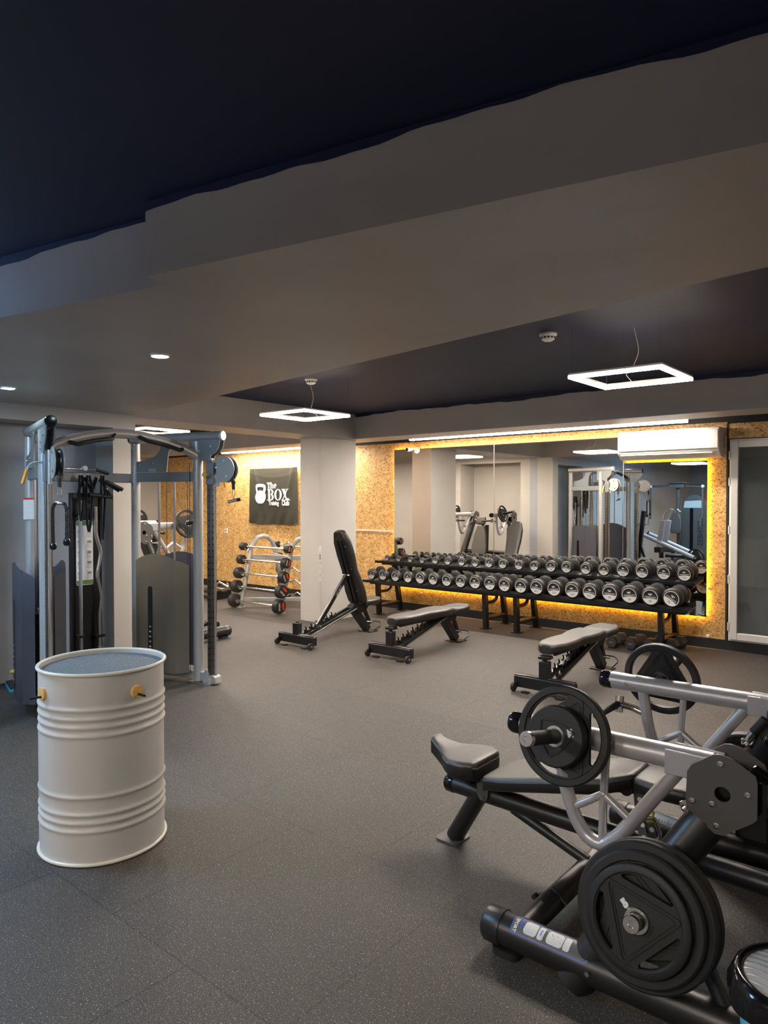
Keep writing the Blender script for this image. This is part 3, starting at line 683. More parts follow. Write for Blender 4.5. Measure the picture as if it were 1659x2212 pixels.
def face_print(mb, md, R_, o, wt):
    # white ring, lower white segment, emblem and lettering, facing -y
    X_, Z_ = (1, 0, 0), (0, 0, 1); r1, r0 = R_ * .76, R_ * .70; n = 36
    for i in range(n):
        a, c = 2 * math.pi * i / n, 2 * math.pi * (i + 1) / n
        poly_on(mb, [(r1 * math.cos(a), r1 * math.sin(a)), (r1 * math.cos(c), r1 * math.sin(c)), (r0 * math.cos(c), r0 * math.sin(c)), (r0 * math.cos(a), r0 * math.sin(a))], o, X_, Z_, .0004)
    h = -.20 * R_; a0 = math.asin(h / r0); pts = [(r0 * math.cos(math.pi - a0 + (math.pi + 2 * a0) * i / 20), r0 * math.sin(math.pi - a0 + (math.pi + 2 * a0) * i / 20)) for i in range(21)]
    pts += [(r0 * .5, h + .05 * R_), (0, h + .07 * R_), (-r0 * .5, h + .05 * R_)]
    poly_on(mb, pts, o, X_, Z_, .0004)
    for q in ([(-.20, .30), (-.14, .40), (-.10, .28), (-.06, .20), (-.16, .22)], [(.20, .30), (.14, .40), (.10, .28), (.06, .20), (.16, .22)], [(0, .12), (.07, .22), (.05, .40), (0, .34), (-.05, .40), (-.07, .22)]):
        poly_on(mb, [(a * R_, b_ * R_) for a, b_ in q], o, X_, Z_, .0004)
    add_text(mb, 'STRENGTH', R_ * .24, Vector(o) + Vector((0, -.0004, -.03 * R_)), X_, Z_, .0003, None, .95)
    add_text(md, wt, R_ * .30, Vector(o) + Vector((0, -.0009, -.42 * R_)), X_, Z_, .0004)
protos = {}
def dumbbell(wt, R_, L, hl, label, group, loc, tilt, roll):
    k = wt
    if k not in protos:
        t = thing('dumbbell', label, 'dumbbell', (0, 0, 0), 0, group)
        MB().lathe([(0, -hl / 2), (.0165, -hl / 2), (.018, -.01), (.0185, 0), (.018, .01), (.0165, hl / 2), (0, hl / 2)], (0, 0, 0), (0, 1, 0), 14).build('handle', 'chrome', t)
        for s in (-1, 1):
            c = Vector((0, s * (hl / 2), 0)); hd = (L - hl) / 2
            MB().lathe([(0, 0), (R_ * .80, 0), (R_ * .97, hd * .12), (R_, hd * .25), (R_, hd * .72), (R_ * .96, hd * .86), (R_ * .86, hd * .96), (R_ * .80, hd), (R_ * .78, hd * .985), (0, hd * .985)], c, (0, s, 0), 30).build('head', 'urethane', t)
        a, b_ = MB(), MB(); face_print(a, b_, R_, (0, -L / 2 + (L - hl) / 2 * .015 - .0002, 0), wt)
        f = a.build('face_print', 'white', t, flat=True); b_.build('weight_number', 'print_dark', f, flat=True)
        mz = Matrix.Rotation(math.pi, 4, 'Z'); a, b_ = MB(mx=mz), MB(mx=mz); face_print(a, b_, R_, (0, -L / 2 + (L - hl) / 2 * .015 - .0002, 0), wt)
        f = a.build('face_print', 'white', t, flat=True); b_.build('weight_number', 'print_dark', f, flat=True)
        protos[k] = t
    else: t = dup(protos[k], (0, 0, 0), 0, label, group)
    t.location = loc; t.rotation_euler = (R(tilt), R(roll), 0); return t
lowx = [-6.644, -6.428, -6.201, -5.981, -5.766, -5.55, -5.333, -5.115, -4.897, -4.678, -4.466, -4.241, -4.023, -3.801, -3.574, -3.355, -3.122, -2.903, -2.672, -2.44]
upx = [-6.571, -6.351, -6.138, -5.929, -5.707, -5.499, -5.274, -5.063, -4.847, -4.644, -4.411, -4.198, -3.973, -3.767, -3.521, -3.301, -3.074, -2.856, -2.618, -2.402]
lsz = [('15', .081, .26, .12), ('17.5', .088, .27, .12), ('20', .095, .28, .12), ('22.5', .101, .29, .12), ('25', .107, .30, .12)]
usz = [('2.5', .043, .20, .125), ('5', .057, .215, .125), ('7.5', .067, .225, .12), ('10', .076, .235, .12), ('12.5', .087, .25, .12)]
ordn = ['first', 'second', 'third', 'fourth', 'fifth', 'sixth', 'seventh', 'eighth', 'ninth', 'tenth', 'eleventh', 'twelfth', 'thirteenth', 'fourteenth', 'fifteenth', 'sixteenth', 'seventeenth', 'eighteenth', 'nineteenth', 'last']
for tier, xs, sz, y0, zs in (('lower', lowx, lsz, 7.70, .502), ('upper', upx, usz, 7.965, .762)):
    for i, x in enumerate(xs):
        wt, R_, L, hl = sz[i // 4]; y = y0 + L / 2; z = zs + R_ + .115 * (y - y0) + .004
        end = 'from the left end' if i < 19 else 'at the right end'
        lab = f'black dumbbell marked {wt}, {tier} rack tier, {ordn[i]} {end}'
        dumbbell(wt, R_, L, hl, lab, f'round dumbbells on the {tier} rack tier', (x, y, z), 6.5, (35 if (tier == 'lower' and i == 19) else rnd.uniform(-9, 9)))
# hex dumbbells on the floor
hx = None
for i, (x, y, z, lab) in enumerate([(-3.10, 7.70, .055, 'black hex dumbbell on the floor under the right rack, leftmost of the row'), (-2.90, 7.74, .060, 'black hex dumbbell on the floor under the right rack, second from the left'), (-2.72, 7.82, .055, 'black hex dumbbell on the floor under the right rack, third from the left'), (-2.84 + .30, 7.93, .058, 'black hex dumbbell on the floor behind the right leg of the right rack')]):
    if hx is None:
        hx = thing('hex_dumbbell', lab, 'dumbbell', (x, y, z), 0, 'hex dumbbells on the floor')
        MB().cyl((0, .10, 0), (0, .24, 0), .016, seg=12).build('handle', 'chrome', hx)
        for y0, s in ((.11, -1), (.23, 1)):
            rr = .078; m_ = MB(); secs = []
            for q, f_ in ((0, .75), (.015, 1), (.085, 1), (.11, .78)):
                secs.append([(rr * f_ * math.cos(R(60 * k)), y0 + s * q, rr * f_ * math.sin(R(60 * k))) for k in range(6)])
            m_.loft(secs); hd = m_.build('head', 'urethane', hx, flat=True)
            if s == -1: add_text(MB(), 'SPORT', .016, (0, y0 - .1105, .0), (1, 0, 0), (0, 0, 1), .0003).build('lettering', 'midgrey', hd, flat=True)
        t = hx
    else: t = dup(hx, (x, y, z), 0, lab, 'hex dumbbells on the floor')
    t.location = (x, y, .0690); t.rotation_euler = (0, 0, R(rnd.uniform(-6, 6)))

# ================================================================ BARBELL RACK (A-frames)
t = thing('barbell_rack', 'light grey arched A-frame barbell rack left of the middle column', 'rack', (-8.2, 7.45, 0))
off = (-8.2, 7.45, 0)
for x in (-8.66, -7.75):
    pts = [(x, 6.98, .01), (x, 7.18, .90), (x, 7.23, .99), (x, 7.32, 1.065), (x, 7.42, 1.085), (x, 7.52, 1.065), (x, 7.61, .99), (x, 7.66, .90), (x, 7.88, .01)]
    MB(off).tube(pts, .035, 12, sx=1, sy=.9).build('arch_frame', 'rack_grey', t)
    for y in (6.98, 7.88): MB(off).box((x, y, .006), (.13, .12, .012)).build('foot_plate', 'rack_grey', t)
    for z in (.91, .74, .53, .325, .12):
        y = 7.185 - (.93 - z) * .225
        MB(off).tube([(x, y - .02, z + .02), (x, y - .07, z - .035), (x, y - .11, z - .035), (x, y - .125, z + .005)], .009, 8, fil=.02).build('bar_hook', 'chrome', t)
        yb = 7.655 + (.93 - z) * .235
        MB(off).tube([(x, yb + .02, z + .02), (x, yb + .07, z - .035), (x, yb + .11, z - .035), (x, yb + .125, z + .005)], .009, 8, fil=.02).build('bar_hook', 'chrome', t)
m_ = MB(off); m_.beam((-8.66, 7.2, .77), (-8.2, 7.42, .77), .04, .07).beam((-8.2, 7.42, .77), (-7.75, 7.2, .77), .04, .07).beam((-8.66, 7.64, .77), (-8.2, 7.42, .77), .04, .07).beam((-8.2, 7.42, .77), (-7.75, 7.64, .77), .04, .07); m_.build('upper_brace', 'rack_grey', t, bev=.006)
m_ = MB(off); m_.beam((-8.66, 7.03, .12), (-8.2, 7.42, .12), .045, .06).beam((-8.2, 7.42, .12), (-7.75, 7.03, .12), .045, .06).beam((-8.66, 7.84, .12), (-8.2, 7.42, .12), .045, .06).beam((-8.2, 7.42, .12), (-7.75, 7.84, .12), .045, .06); m_.build('lower_brace', 'rack_grey', t, bev=.006)
bars = [(.935, .062), (.735, .075), (.53, .087), (.325, .098), (.115, .104)]
nth = ['top', 'second from the top', 'middle', 'second from the bottom', 'bottom']
for i, (z, r_) in enumerate(bars):
    y = 7.185 - (.93 - z) * .225 - .09
    b_ = thing('barbell', f'fixed straight barbell on the front of the grey barbell rack, {nth[i]}', 'barbell', (-8.23, y, z), 0, 'straight barbells on the rack')
    MB().lathe([(0, -.46), (.02, -.46), (.02, -.36), (.0135, -.355), (.0135, .355), (.02, .36), (.02, .46), (0, .46)], (0, 0, 0), (1, 0, 0), 14).build('bar', 'chrome', b_)
    for s in (-1, 1):
        hd = MB().lathe([(0, 0), (r_ * .85, 0), (r_, .012), (r_, .085), (r_ * .9, .10), (0, .10)], (s * .455, 0, 0), (s, 0, 0), 28).build('head', 'urethane', b_)
        if s == 1:
            ang = rnd.uniform(-40, 50); e1 = Vector((0, math.cos(R(ang)), math.sin(R(ang)))); e2 = Vector((0, -math.sin(R(ang)), math.cos(R(ang)))); o_ = Vector((.5555, 0, 0))
            c = [(r_ * .42 + r_ * .30 * math.cos(R(a)) * .6, r_ * .55 * math.sin(R(a))) for a in range(0, 360, 20)]
            poly_on(MB(), c, o_, e1, e2, .0004).build('red_print', 'red', hd, flat=True)
            add_text(MB(), 'SPORT', r_ * .38, o_ + e1 * (-r_ * .25), e2, -e1, .001).build('lettering', 'paper', hd, flat=True)
for i, (z, r_) in enumerate([(.935, .06), (.735, .07), (.53, .08), (.325, .09), (.115, .1)]):
    y = 7.655 + (.93 - z) * .235 + .09
    b_ = thing('curl_bar', f'fixed zigzag curl bar on the back of the grey barbell rack, {nth[i]}', 'barbell', (-8.2, y, z), 0, 'curl bars on the back of the rack')
    MB().tube([(-.46, 0, 0), (-.30, 0, 0), (-.22, 0, .045), (-.10, 0, -.02), (.10, 0, -.02), (.22, 0, .045), (.30, 0, 0), (.46, 0, 0)], .0135, 10, fil=.03).build('bar', 'chrome', b_)
    for s in (-1, 1): MB().lathe([(0, 0), (r_ * .85, 0), (r_, .012), (r_, .085), (r_ * .9, .10), (0, .10)], (s * .455, 0, 0), (s, 0, 0), 28).build('head', 'urethane', b_)
# ================================================================ CABLE MACHINE (two towers, V plan)
O4 = (-5.7, 3.19, 0)
cm = thing('cable_machine', 'light grey dual tower cable machine with pull-up bar, behind the steel drum', 'cable machine', O4)
def tower(sg):
    def T(s, t, z): return Vector((-6.12 + .9615 * s - .2745 * t, 3.19 + sg * (.49 + .2745 * s + .9615 * t), z))
    ds = Vector((.9615, sg * .2745, 0)); dt = Vector((-.2745, sg * .9615, 0))
    RM = Matrix(((ds.x, dt.x, 0), (ds.y, dt.y, 0), (0, 0, 1)))
    mb = lambda: MB(O4)
    tw = mb().tube([T(0, 0, .02), T(0, 0, 2.19)], .042, 16).build('rear_post', 'frame_grey', cm)
    mb().tube([T(.73, 0, .02), T(.73, 0, 2.19)], .046, 16).build('front_post', 'frame_grey', cm)
    tt = mb().tube([T(-.05, 0, 2.235), T(1.0, 0, 2.235)], .042, 20).build('top_tube', 'frame_grey', cm)
    mb().lathe([(0, -.01), (.043, -.01), (.044, .004), (.040, .012), (0, .014)], T(1.0, 0, 2.235), ds, 20).build('end_cap', 'gloss' if sg < 0 else 'paper', tt)
    mb().lathe([(0, -.01), (.043, -.01), (.044, .004), (.040, .012), (0, .014)], T(-.05, 0, 2.235), -ds, 20).build('end_cap', 'gloss', tt)
    mb().beam(T(.03, 0, 1.875), T(.70, 0, 1.875), .05, .09).build('cross_beam', 'frame_blue', cm, bev=.006)
    mb().beam(T(.03, 0, .07), T(.86, 0, .07), .06, .07).build('base_beam', 'frame_grey', cm, bev=.006)
    def plate(pr, t0, nm='gusset_plate', m='frame_blue'):
        o = mb().extr([T(s, t0, z) for s, z in pr], dt * .008).build(nm, m, cm)
        return o
    g = plate([(.04, 1.92), (.04, 2.02), (.12, 2.025), (.20, 2.04), (.27, 2.07), (.32, 2.12), (.35, 2.20), (.52, 2.20), (.46, 2.16), (.425, 2.10), (.41, 2.02), (.40, 1.92)], -.034 if sg > 0 else .026)
    m_ = mb()
    for s, z in ((.09, 1.985), (.25, 2.0), (.42, 2.18)): m_.lathe([(0, 0), (.010, 0), (.009, .006), (0, .008)], T(s, -.034 if sg > 0 else .034, z), -dt if sg > 0 else dt, 10)
    m_.build('bolts', 'steel', g)
    mb().extr([T(s, -.0352 if sg > 0 else .0345, z) for s, z in [(.185, 1.925), (.195, 1.955), (.265, 1.955), (.28, 1.925)]], dt * .001).build('slot', 'wall', g)
    for t0 in (-.034, .026): g = plate([(.66, 2.20), (1.0, 2.20), (.985, 2.13), (.945, 2.08), (.90, 2.06), (.885, 2.0), (.86, 2.0), (.80, 2.02), (.66, 2.03)], t0)
    m_ = mb()
    for s, z in ((.78, 2.10), (.90, 2.14), (.76, 2.05)): m_.lathe([(0, 0), (.010, 0), (.009, .006), (0, .008)], T(s, -.034 if sg > 0 else .034, z), -dt if sg > 0 else dt, 10)
    m_.build('bolts', 'steel', g)
    m_ = mb()
    for s in (0, .73):
        for z in (1.81, 1.93, 2.15): m_.lathe([(0, 0), (.011, 0), (.010, .007), (0, .009)], T(s, 0, z) - dt * .042, -dt, 10).lathe([(0, 0), (.011, 0), (.010, .007), (0, .009)], T(s, 0, z) - ds * .042, -ds, 10)
    m_.build('bolts', 'steel', tw)
    # stack, rods, shrouds
    for s in (.28, .46): mb().cyl(T(s, 0, .1), T(s, 0, 1.84), .011, seg=12).build('guide_rod', 'steel', cm)
    mb().cyl(T(.37, 0, .8), T(.37, 0, 1.86), .003, seg=6).cyl(T(.62, -.01, .3), T(.62, -.01, 2.0), .003, seg=6).cyl(T(.66, -.03, .1), T(.66, -.03, 2.0), .003, seg=6).build('cable', 'hose', cm)
    m_ = mb()
    for k in range(14): m_.box(T(.37, 0, .16 + .045 * k), (.26, .10, .041), RM)
    m_.build('weight_stack', 'black', cm)
    for side in (-1, 1):
        pl = [(.10, .07), (.15, .165), (.22, .18), (.50, .18), (.60, .165), (.68, .07)] if side < 0 else [(.10, .07), (.17, .15), (.24, .17), (.52, .17), (.60, .15), (.68, .07)]
        fine = []
        for a, b_ in zip(pl, pl[1:]):
            for k in range(5): fine.append((a[0] + (b_[0] - a[0]) * k / 5, a[1] + (b_[1] - a[1]) * k / 5))
        fine.append(pl[-1]); m_ = mb(); lo, hi = [], []
        for s, t_ in fine:
            u = (s - .10) / .58; top = 1.07 + .105 * math.sin(math.pi * min(1, max(0, u))) ** .8
            lo.append(T(s, side * t_, .10)); hi.append(T(s, side * t_, top))
        nz_ = 12; grid = [[m_.V(a.lerp(b_, j / nz_)) for a, b_ in zip(lo, hi)] for j in range(nz_ + 1)]
        for j in range(nz_):
            for i in range(len(lo) - 1): m_.face([grid[j][i], grid[j][i + 1], grid[j + 1][i + 1], grid[j + 1][i]])
        bmesh.ops.solidify(m_.bm, geom=m_.bm.faces[:], thickness=.004)
        sh = m_.build('shroud', 'shroud' if (sg > 0 and side < 0) else 'shroud_side', cm, angle=25)
        m_ = mb(); tf = side * .1815 if side < 0 else side * .1715
        m_.extr([T(.33 + a, tf, .52 + b_) for a, b_ in rrect(.052, .72, .026, 5)], dt * side * .0015); m_.build('slot', 'gloss', sh)
        m_ = mb(); 
        for k in range(7): m_.extr([T(.33 + a, tf + side * .0017, .24 + .045 * k + b_) for a, b_ in rrect(.022, .012, .003, 2)], dt * side * .0005)
        m_.build('stack_numbers', 'paper', sh)
        m_ = mb(); m_.lathe([(0, 0), (.017, 0), (.019, .015), (.012, .03), (0, .032)], T(.335, tf + side * .0015, .30), dt * side, 14); m_.build('selector_pin', 'yellow', sh)
        m_ = mb()
        for z in (.98, .70, .40, .26): m_.lathe([(0, 0), (.008, 0), (.007, .004), (0, .005)], T(.60, side * (.118 if side < 0 else .11), z), (ds + dt * side * .5), 10)
        m_.build('bolts', 'steel', sh)
    # rail with holes, rods
    mb().box(T(.87, 0, 1.06), (.048, .048, 1.95), RM).build('hole_rail', 'rail', cm, bev=.003)
    m_ = mb()
    for k in range(31):
        z = .16 + .055 * k
        m_.lathe([(0, 0), (.0075, 0), (.0075, .0008), (0, .0008)], T(.87, 0, z) - dt * .0241, -dt, 10); m_.lathe([(0, 0), (.0075, 0), (.0075, .0008), (0, .0008)], T(.87, 0, z) + dt * .0241, dt, 10)
        m_.lathe([(0, 0), (.0075, 0), (.0075, .0008), (0, .0008)], T(.87, 0, z) + ds * .0241, ds, 10)
    m_.build('rail_holes', 'gloss', cm)
    mb().cyl(T(.915, 0, .08), T(.915, 0, 2.02), .014, seg=14).build('chrome_rod', 'chrome', cm)
    mb().extr([T(.65 + .26 * (a + .5), b_, .0) for a, b_ in rrect(1, .15, .04)], (0, 0, .014)).build('foot_plate', 'steel', cm)
    mb().extr([T(s, -.03, z) for s, z in [(.79, .014), (.80, .10), (.82, .13), (.85, .13), (.86, .014)]], dt * .06).extr([T(s, -.045, z) for s, z in [(.89, .014), (.90, .07), (.92, .085), (.945, .07), (.95, .014)]], dt * .09).build('foot_bracket', 'frame_grey', cm, bev=.003)
    # carriage and pulley arm
    c = mb().box(T(.885, 0, 1.90), (.085, .07, .20), RM).build('carriage', 'frame_blue', cm, bev=.004)
    mb().cyl(T(.95, 0, 1.78), T(.95, 0, 2.03), .016, seg=12).build('hinge_pin', 'frame_grey', c)
    mb().extr([T(.85, -.0362, 1.92), T(.92, -.0362, 1.92), T(.92, -.0362, 1.985), T(.85, -.0362, 1.985)], dt * .001).build('warning_label', 'midgrey', c)
    mb().lathe([(0, 0), (.010, 0), (.010, .03), (.014, .035), (.022, .05), (.024, .062), (.018, .068), (0, .07)], T(.875, -.035, 1.885), -dt, 16).build('pull_knob', 'yellow', c)
    if True:
        q = T(.90, .04, 1.94); lv = mb().tube([q, q + dt * .05 + Vector((0, 0, .0)), q + dt * .09 + Vector((0, 0, -.02)), q + dt * .105 + Vector((0, 0, -.06))], .008, 8, fil=.02).build('lever', 'frame_grey', c)
        mb().cyl(q + dt * .105 + Vector((0, 0, -.055)), q + dt * .135 + Vector((0, 0, -.16)), .014, .012, 12).build('lever_grip', 'orange', lv)
    tp = 0 if sg > 0 else -.035
    pc = T(1.03, tp, 1.935)
    for t_ in (tp - .034, tp + .026):
        pr = [(1.03 + .118 * math.cos(R(a)), 1.935 + .118 * math.sin(R(a))) for a in range(-150, 165, 9)] + [(.955, 2.0), (.955, 1.88)]
        ar = mb().extr([T(s, t_, z) for s, z in pr], dt * .007).build('pulley_plate', 'frame_grey' if sg > 0 else 'frame_grey', cm)
        m_ = mb()
        for a in (80, -60, 170): 
            sd = -1 if t_ < tp else 1
            m_.lathe([(0, 0), (.011, 0), (.010, .006), (0, .008)], T(1.03 + .075 * math.cos(R(a)), t_ + (0 if sd < 0 else .007), 1.935 + .075 * math.sin(R(a))), dt * sd, 10)
        m_.build('bolts', 'steel', ar)
    mb().lathe([(0, -.014), (.102, -.014), (.092, 0), (.102, .014), (0, .014)], pc, dt, 30).build('pulley_wheel', 'black', cm)
    e = T(1.115, tp, 1.845)
    mb().tube([T(1.095, tp, 1.90), e, T(1.118, tp, 1.80)], .007, 8, fil=.02).lathe([(0, .025), (.014, .02), (.02, 0), (.014, -.02), (0, -.025)], T(1.118, tp, 1.815), (0, 0, 1), 14).cyl(T(1.118, tp, 1.80), T(1.118, tp, 1.755), .014, seg=12).build('cable_stop', 'rubber', cm)
    return T, dt, ds
TR = tower(1); TL = tower(-1)
m_ = MB(O4); m_.beam((-6.14, 2.72, 1.865), (-6.14, 3.66, 1.865), .05, .085); m_.build('rear_beam', 'frame_blue', cm, bev=.006)
MB(O4).beam((-6.14, 2.72, .07), (-6.14, 3.66, .07), .05, .07).build('rear_base_beam', 'frame_grey', cm, bev=.006)
arc = [(-5.40 - .06 * math.sin(math.pi * k / 20), 2.50 + 1.38 * k / 20, 2.045 + .168 * math.sin(math.pi * k / 20) ** .8) for k in range(21)]
ab = MB(O4).tube(arc, .040, 16, sx=.65, sy=1.0, up=(0, 0, 1)).build('pull_up_bar', 'frame_grey', cm, angle=60)
for n0, n1 in ((2.68, 3.08), (3.30, 3.70)):
    P_ = []
    for k in range(9):
        n_ = n0 + (n1 - n0) * k / 8; u_ = (n_ - 2.5) / 1.38; x = -5.40 - .06 * math.sin(math.pi * u_); z = 2.045 + .168 * max(0, math.sin(math.pi * u_)) ** .8
        f_ = 0.0 if k in (0, 8) else 1; P_.append((x + .03 + .045 * f_, n_, z - .015 - .03 * f_))
    MB(O4).tube(P_, .017, 12).build('grip', 'rubber', ab)

# things hanging from the cables
def carabiner(mb, p, ax, h=.07, w=.016):
    p = Vector(p); ax = Vector(ax).normalized(); pts = []
    for a, b_ in [(0, 0), (.55, -.15), (1, -.45), (.8, -.85), (0, -1.0), (-.8, -.85), (-.7, -.45), (-.45, -.15)]: pts.append(p + ax * a * w + Vector((0, 0, b_ * h)))
    mb.tube(pts, .0035, 8, closed=True); return mb
T_, dt_, ds_ = TR; p = T_(1.118, 0, 1.765); ax = Vector((.769, .639, 0))
t = thing('single_cable_grip', 'short chrome and black single grip hanging from the right pulley of the cable machine', 'handle', p); po = tuple(p)
carabiner(MB(po), p, ax, .075).build('carabiner', 'chrome', t)
MB(po).cyl(p + Vector((0, 0, -.07)), p + Vector((0, 0, -.10)), .006, seg=8).build('swivel', 'chrome', t)
dq = (ax * 1 + Vector((0, 0, .22))).normalized(); q = p + Vector((0, 0, -.11))
MB(po).cyl(q - dq * .05, q + dq * .05, .014, seg=14).build('grip_bar', 'steel', t)
MB(po).cyl(q + dq * .032, q + dq * .062, .0165, seg=14).build('grip_end', 'rubber', t)
T_, dt_, ds_ = TL; p = T_(1.118, -.035, 1.765); po = tuple(p); ax = Vector((.80, .60, 0)).normalized()
t = thing('triceps_rope', 'black twisted two-ended rope hanging from the left pulley of the cable machine', 'rope', p)
carabiner(MB(po), p, ax, .09, .018).build('carabiner', 'chrome', t)
MB(po).cyl(p + Vector((0, 0, -.085)), p + Vector((0, 0, -.12)), .008, seg=8).cyl(p + Vector((0, 0, -.125)) - ax * .028, p + Vector((0, 0, -.125)) + ax * .028, .012, seg=10).build('swivel', 'chrome', t)
for s, L in ((-1, .43), (1, .40)):
    P_ = [p + Vector((0, 0, -.122)) + ax * s * .01, p + Vector((0, 0, -.125)) + ax * s * .035, p + Vector((0, 0, -.16)) + ax * s * .052, p + Vector((0, 0, -.28)) + ax * s * .053, p + Vector((0, 0, -L)) + ax * s * .050]
    F_ = fillet(P_, .04, 6); r_ = MB(po)
    # two twisted strands
    cum = [0]
    for a, b_ in zip(F_, F_[1:]): cum.append(cum[-1] + (b_ - a).length)
    S = 60; base = []
    for i in range(S + 1):
        d_ = cum[-1] * i / S; k = 0
        while k < len(cum) - 2 and cum[k + 1] < d_: k += 1
        base.append(F_[k].lerp(F_[k + 1], (d_ - cum[k]) / max(1e-6, cum[k + 1] - cum[k])))
    for ph in (0, 120, 240):
        r_.tube([b_ + (ax * math.cos(i * .62 + R(ph)) + ax.cross(Vector((0, 0, 1))) * math.sin(i * .62 + R(ph))) * .0065 for i, b_ in enumerate(base)], .0075, 6)
    r_.build('rope_strand', 'rubber', t)
    MB(po).lathe([(0, .02), (.018, .018), (.024, .005), (.025, -.012), (.018, -.026), (0, -.032)], p + Vector((0, 0, -L)) + ax * s * .05, (0, 0, 1), 18).build('rope_end', 'gloss', t)
# attachments hung on the rear beam
p0 = Vector((-6.09, 3.13, 1.86))
t = thing('lat_bar', 'long black bar with rubber grips lying on the rear beam of the cable machine', 'bar', (-6.08, 3.05, 1.925))
MB().tube([(0, -.32, -.02), (0, -.22, .01), (0, .22, .01), (0, .32, -.02)], .011, 10, fil=.05).build('bar', 'chrome', t)
for s in (-1, 1): MB().cyl((0, s * .33, -.024), (0, s * .215, .010), .016, seg=12).build('grip', 'rubber', t)
MB().lathe([(0, 0), (.022, 0), (.022, .03), (0, .03)], (.0, .10, .018), (1, 0, 0), 14).build('eyelet', 'paper', t)
t = thing('v_handle', 'black triangular row handle hanging in the cluster on the cable machine', 'handle', (-6.05, 3.27, 1.86))
MB().tube([(0, -.02, 0), (.02, -.085, -.15), (.02, .10, -.17), (0, .02, 0)], .014, 8, fil=.02).tube([(.01, .0, -.02), (.08, .03, -.05), (.10, .14, -.12)], .012, 8).build('frame', 'gloss', t)
MB().cyl((.02, -.10, -.152), (.02, .12, -.172), .019, seg=12).cyl((.07, .03, -.035), (.09, .18, -.105), .019, seg=12).build('grip', 'rubber', t)
t = thing('stirrup_handle', 'black stirrup handle hanging in the cluster left of the triangular handle', 'handle', (-6.05, 3.14, 1.86))
MB().tube([(0, 0, 0), (0, -.05, -.10), (.0, -.06, -.16)], .012, 8, fil=.02).tube([(0, 0, 0), (0, .05, -.10), (0, .06, -.16)], .012, 8, fil=.02).build('frame', 'gloss', t)
MB().cyl((0, -.065, -.16), (0, .065, -.16), .015, seg=12).build('grip', 'rubber', t)
for i, (n0, L, w_, lab) in enumerate([(3.10, .42, .035, 'long black strap hanging in the cluster on the cable machine'), (3.17, .52, .05, 'wide black looped band hanging in front of the exercise poster'), (3.30, .60, .03, 'black wavy resistance band hanging beside the zigzag bar')]):
    t = thing('hanging_strap', lab, 'strap', (-6.04, n0, 1.88)); P_ = [(0, -.01, 0), (.012, -w_ * .6, -L * .3), (0, -w_ * .3, -L * .8), (.004, 0, -L), (.0, w_ * .4, -L * .8), (.012, w_ * .7, -L * .3), (0, .01, 0)]
    MB().tube(P_, .019, 8, fil=.06, sx=.35).build('webbing', 'rubber', t)
    MB().lathe([(.006, -.003), (.014, -.003), (.014, .003), (.006, .003)], (0, 0, .0), (1, 0, 0), 12, True).build('ring', 'chrome', t)
# bar holder panel with poster
t = thing('bar_holder', 'tall black bar holder panel with an exercise poster behind the steel drum', 'bar holder', (-6.27, 3.255, 0)); off = (-6.27, 3.255, 0)
MB(off).bb(-6.30, -6.26, 3.115, 3.40, .02, 1.725).bb(-6.26, -6.24, 3.115, 3.13, .02, 1.72).bb(-6.26, -6.24, 3.385, 3.40, .02, 1.72).build('panel', 'black', t, bev=.003)
MB(off).bb(-6.34, -5.99, 3.10, 3.42, 0, .02).build('base', 'black', t)
for z in (1.53, .42): MB(off).bb(-6.26, -6.16, 3.135, 3.205, z, z + .02).bb(-6.26, -6.16, 3.30, 3.385, z - .02 * (z < 1), z).build('bracket', 'black', t)
for y in (3.17, 3.345): MB(off).lathe([(.034, 0), (.034, .09), (.028, .09), (.028, .01)], (-6.19, y, .19), (0, 0, 1), 18).build('cup', 'chrome', t)
X_, Z_ = (0, 1, 0), (0, 0, 1); po_ = (-6.2585, 3.243, 1.178)
pb = poly_on(MB(off), rrect(.160, .590, .015), po_, X_, Z_, .002).build('poster', 'paper', t)
a = MB(off); g_ = MB(off); q_ = MB(off); o2 = (-6.2563, 3.243, 1.178)
poly_on(g_, [(-.078, -.29), (.078, -.29), (.078, -.25), (-.078, -.25)], o2, X_, Z_, .0005); poly_on(g_, [(-.078, .25), (.078, .25), (.078, .29), (-.078, .29)], o2, X_, Z_, .0005)
for k in range(5):
    z = .195 - .095 * k
    for x in (-.045, .045):
        poly_on(a, [(x - .02, z - .012), (x + .02, z - .012), (x + .02, z + .012), (x - .02, z + .012)], o2, X_, Z_, .0004)
        for j in range(3): poly_on(q_, [(x - .028, z - .024 - .012 * j), (x + .022 - .01 * (j % 2), z - .024 - .012 * j), (x + .022 - .01 * (j % 2), z - .021 - .012 * j), (x - .028, z - .021 - .012 * j)], o2, X_, Z_, .0004)
a.build('poster_pictures', 'midgrey', pb, flat=True); g_.build('poster_bands', 'green', pb, flat=True); q_.build('poster_lines', 'midgrey', pb, flat=True)
t = thing('straight_bar', 'straight grey barbell standing upright in the black bar holder', 'barbell', (-6.19, 3.17, .20))
MB().cyl((0, 0, 0), (0, 0, 1.30), .0155, seg=14).build('shaft', 'rack_grey', t)
MB().cyl((0, 0, 1.30), (0, 0, 1.46), .020, seg=14).build('sleeve', 'chrome', t)
MB().cyl((0, 0, -.0), (0, 0, .10), .024, seg=14).build('sleeve', 'chrome', t)
t = thing('zigzag_bar', 'silver zigzag curl bar standing upright in the black bar holder', 'barbell', (-6.19, 3.345, .20))
MB().tube([(0, 0, 0), (0, .0, .42), (0, .02, .55), (0, -.02, .78), (0, .02, .98), (0, -.03, 1.15), (0, -.03, 1.40)], .0155, 12, fil=.05).build('shaft', 'steel', t)
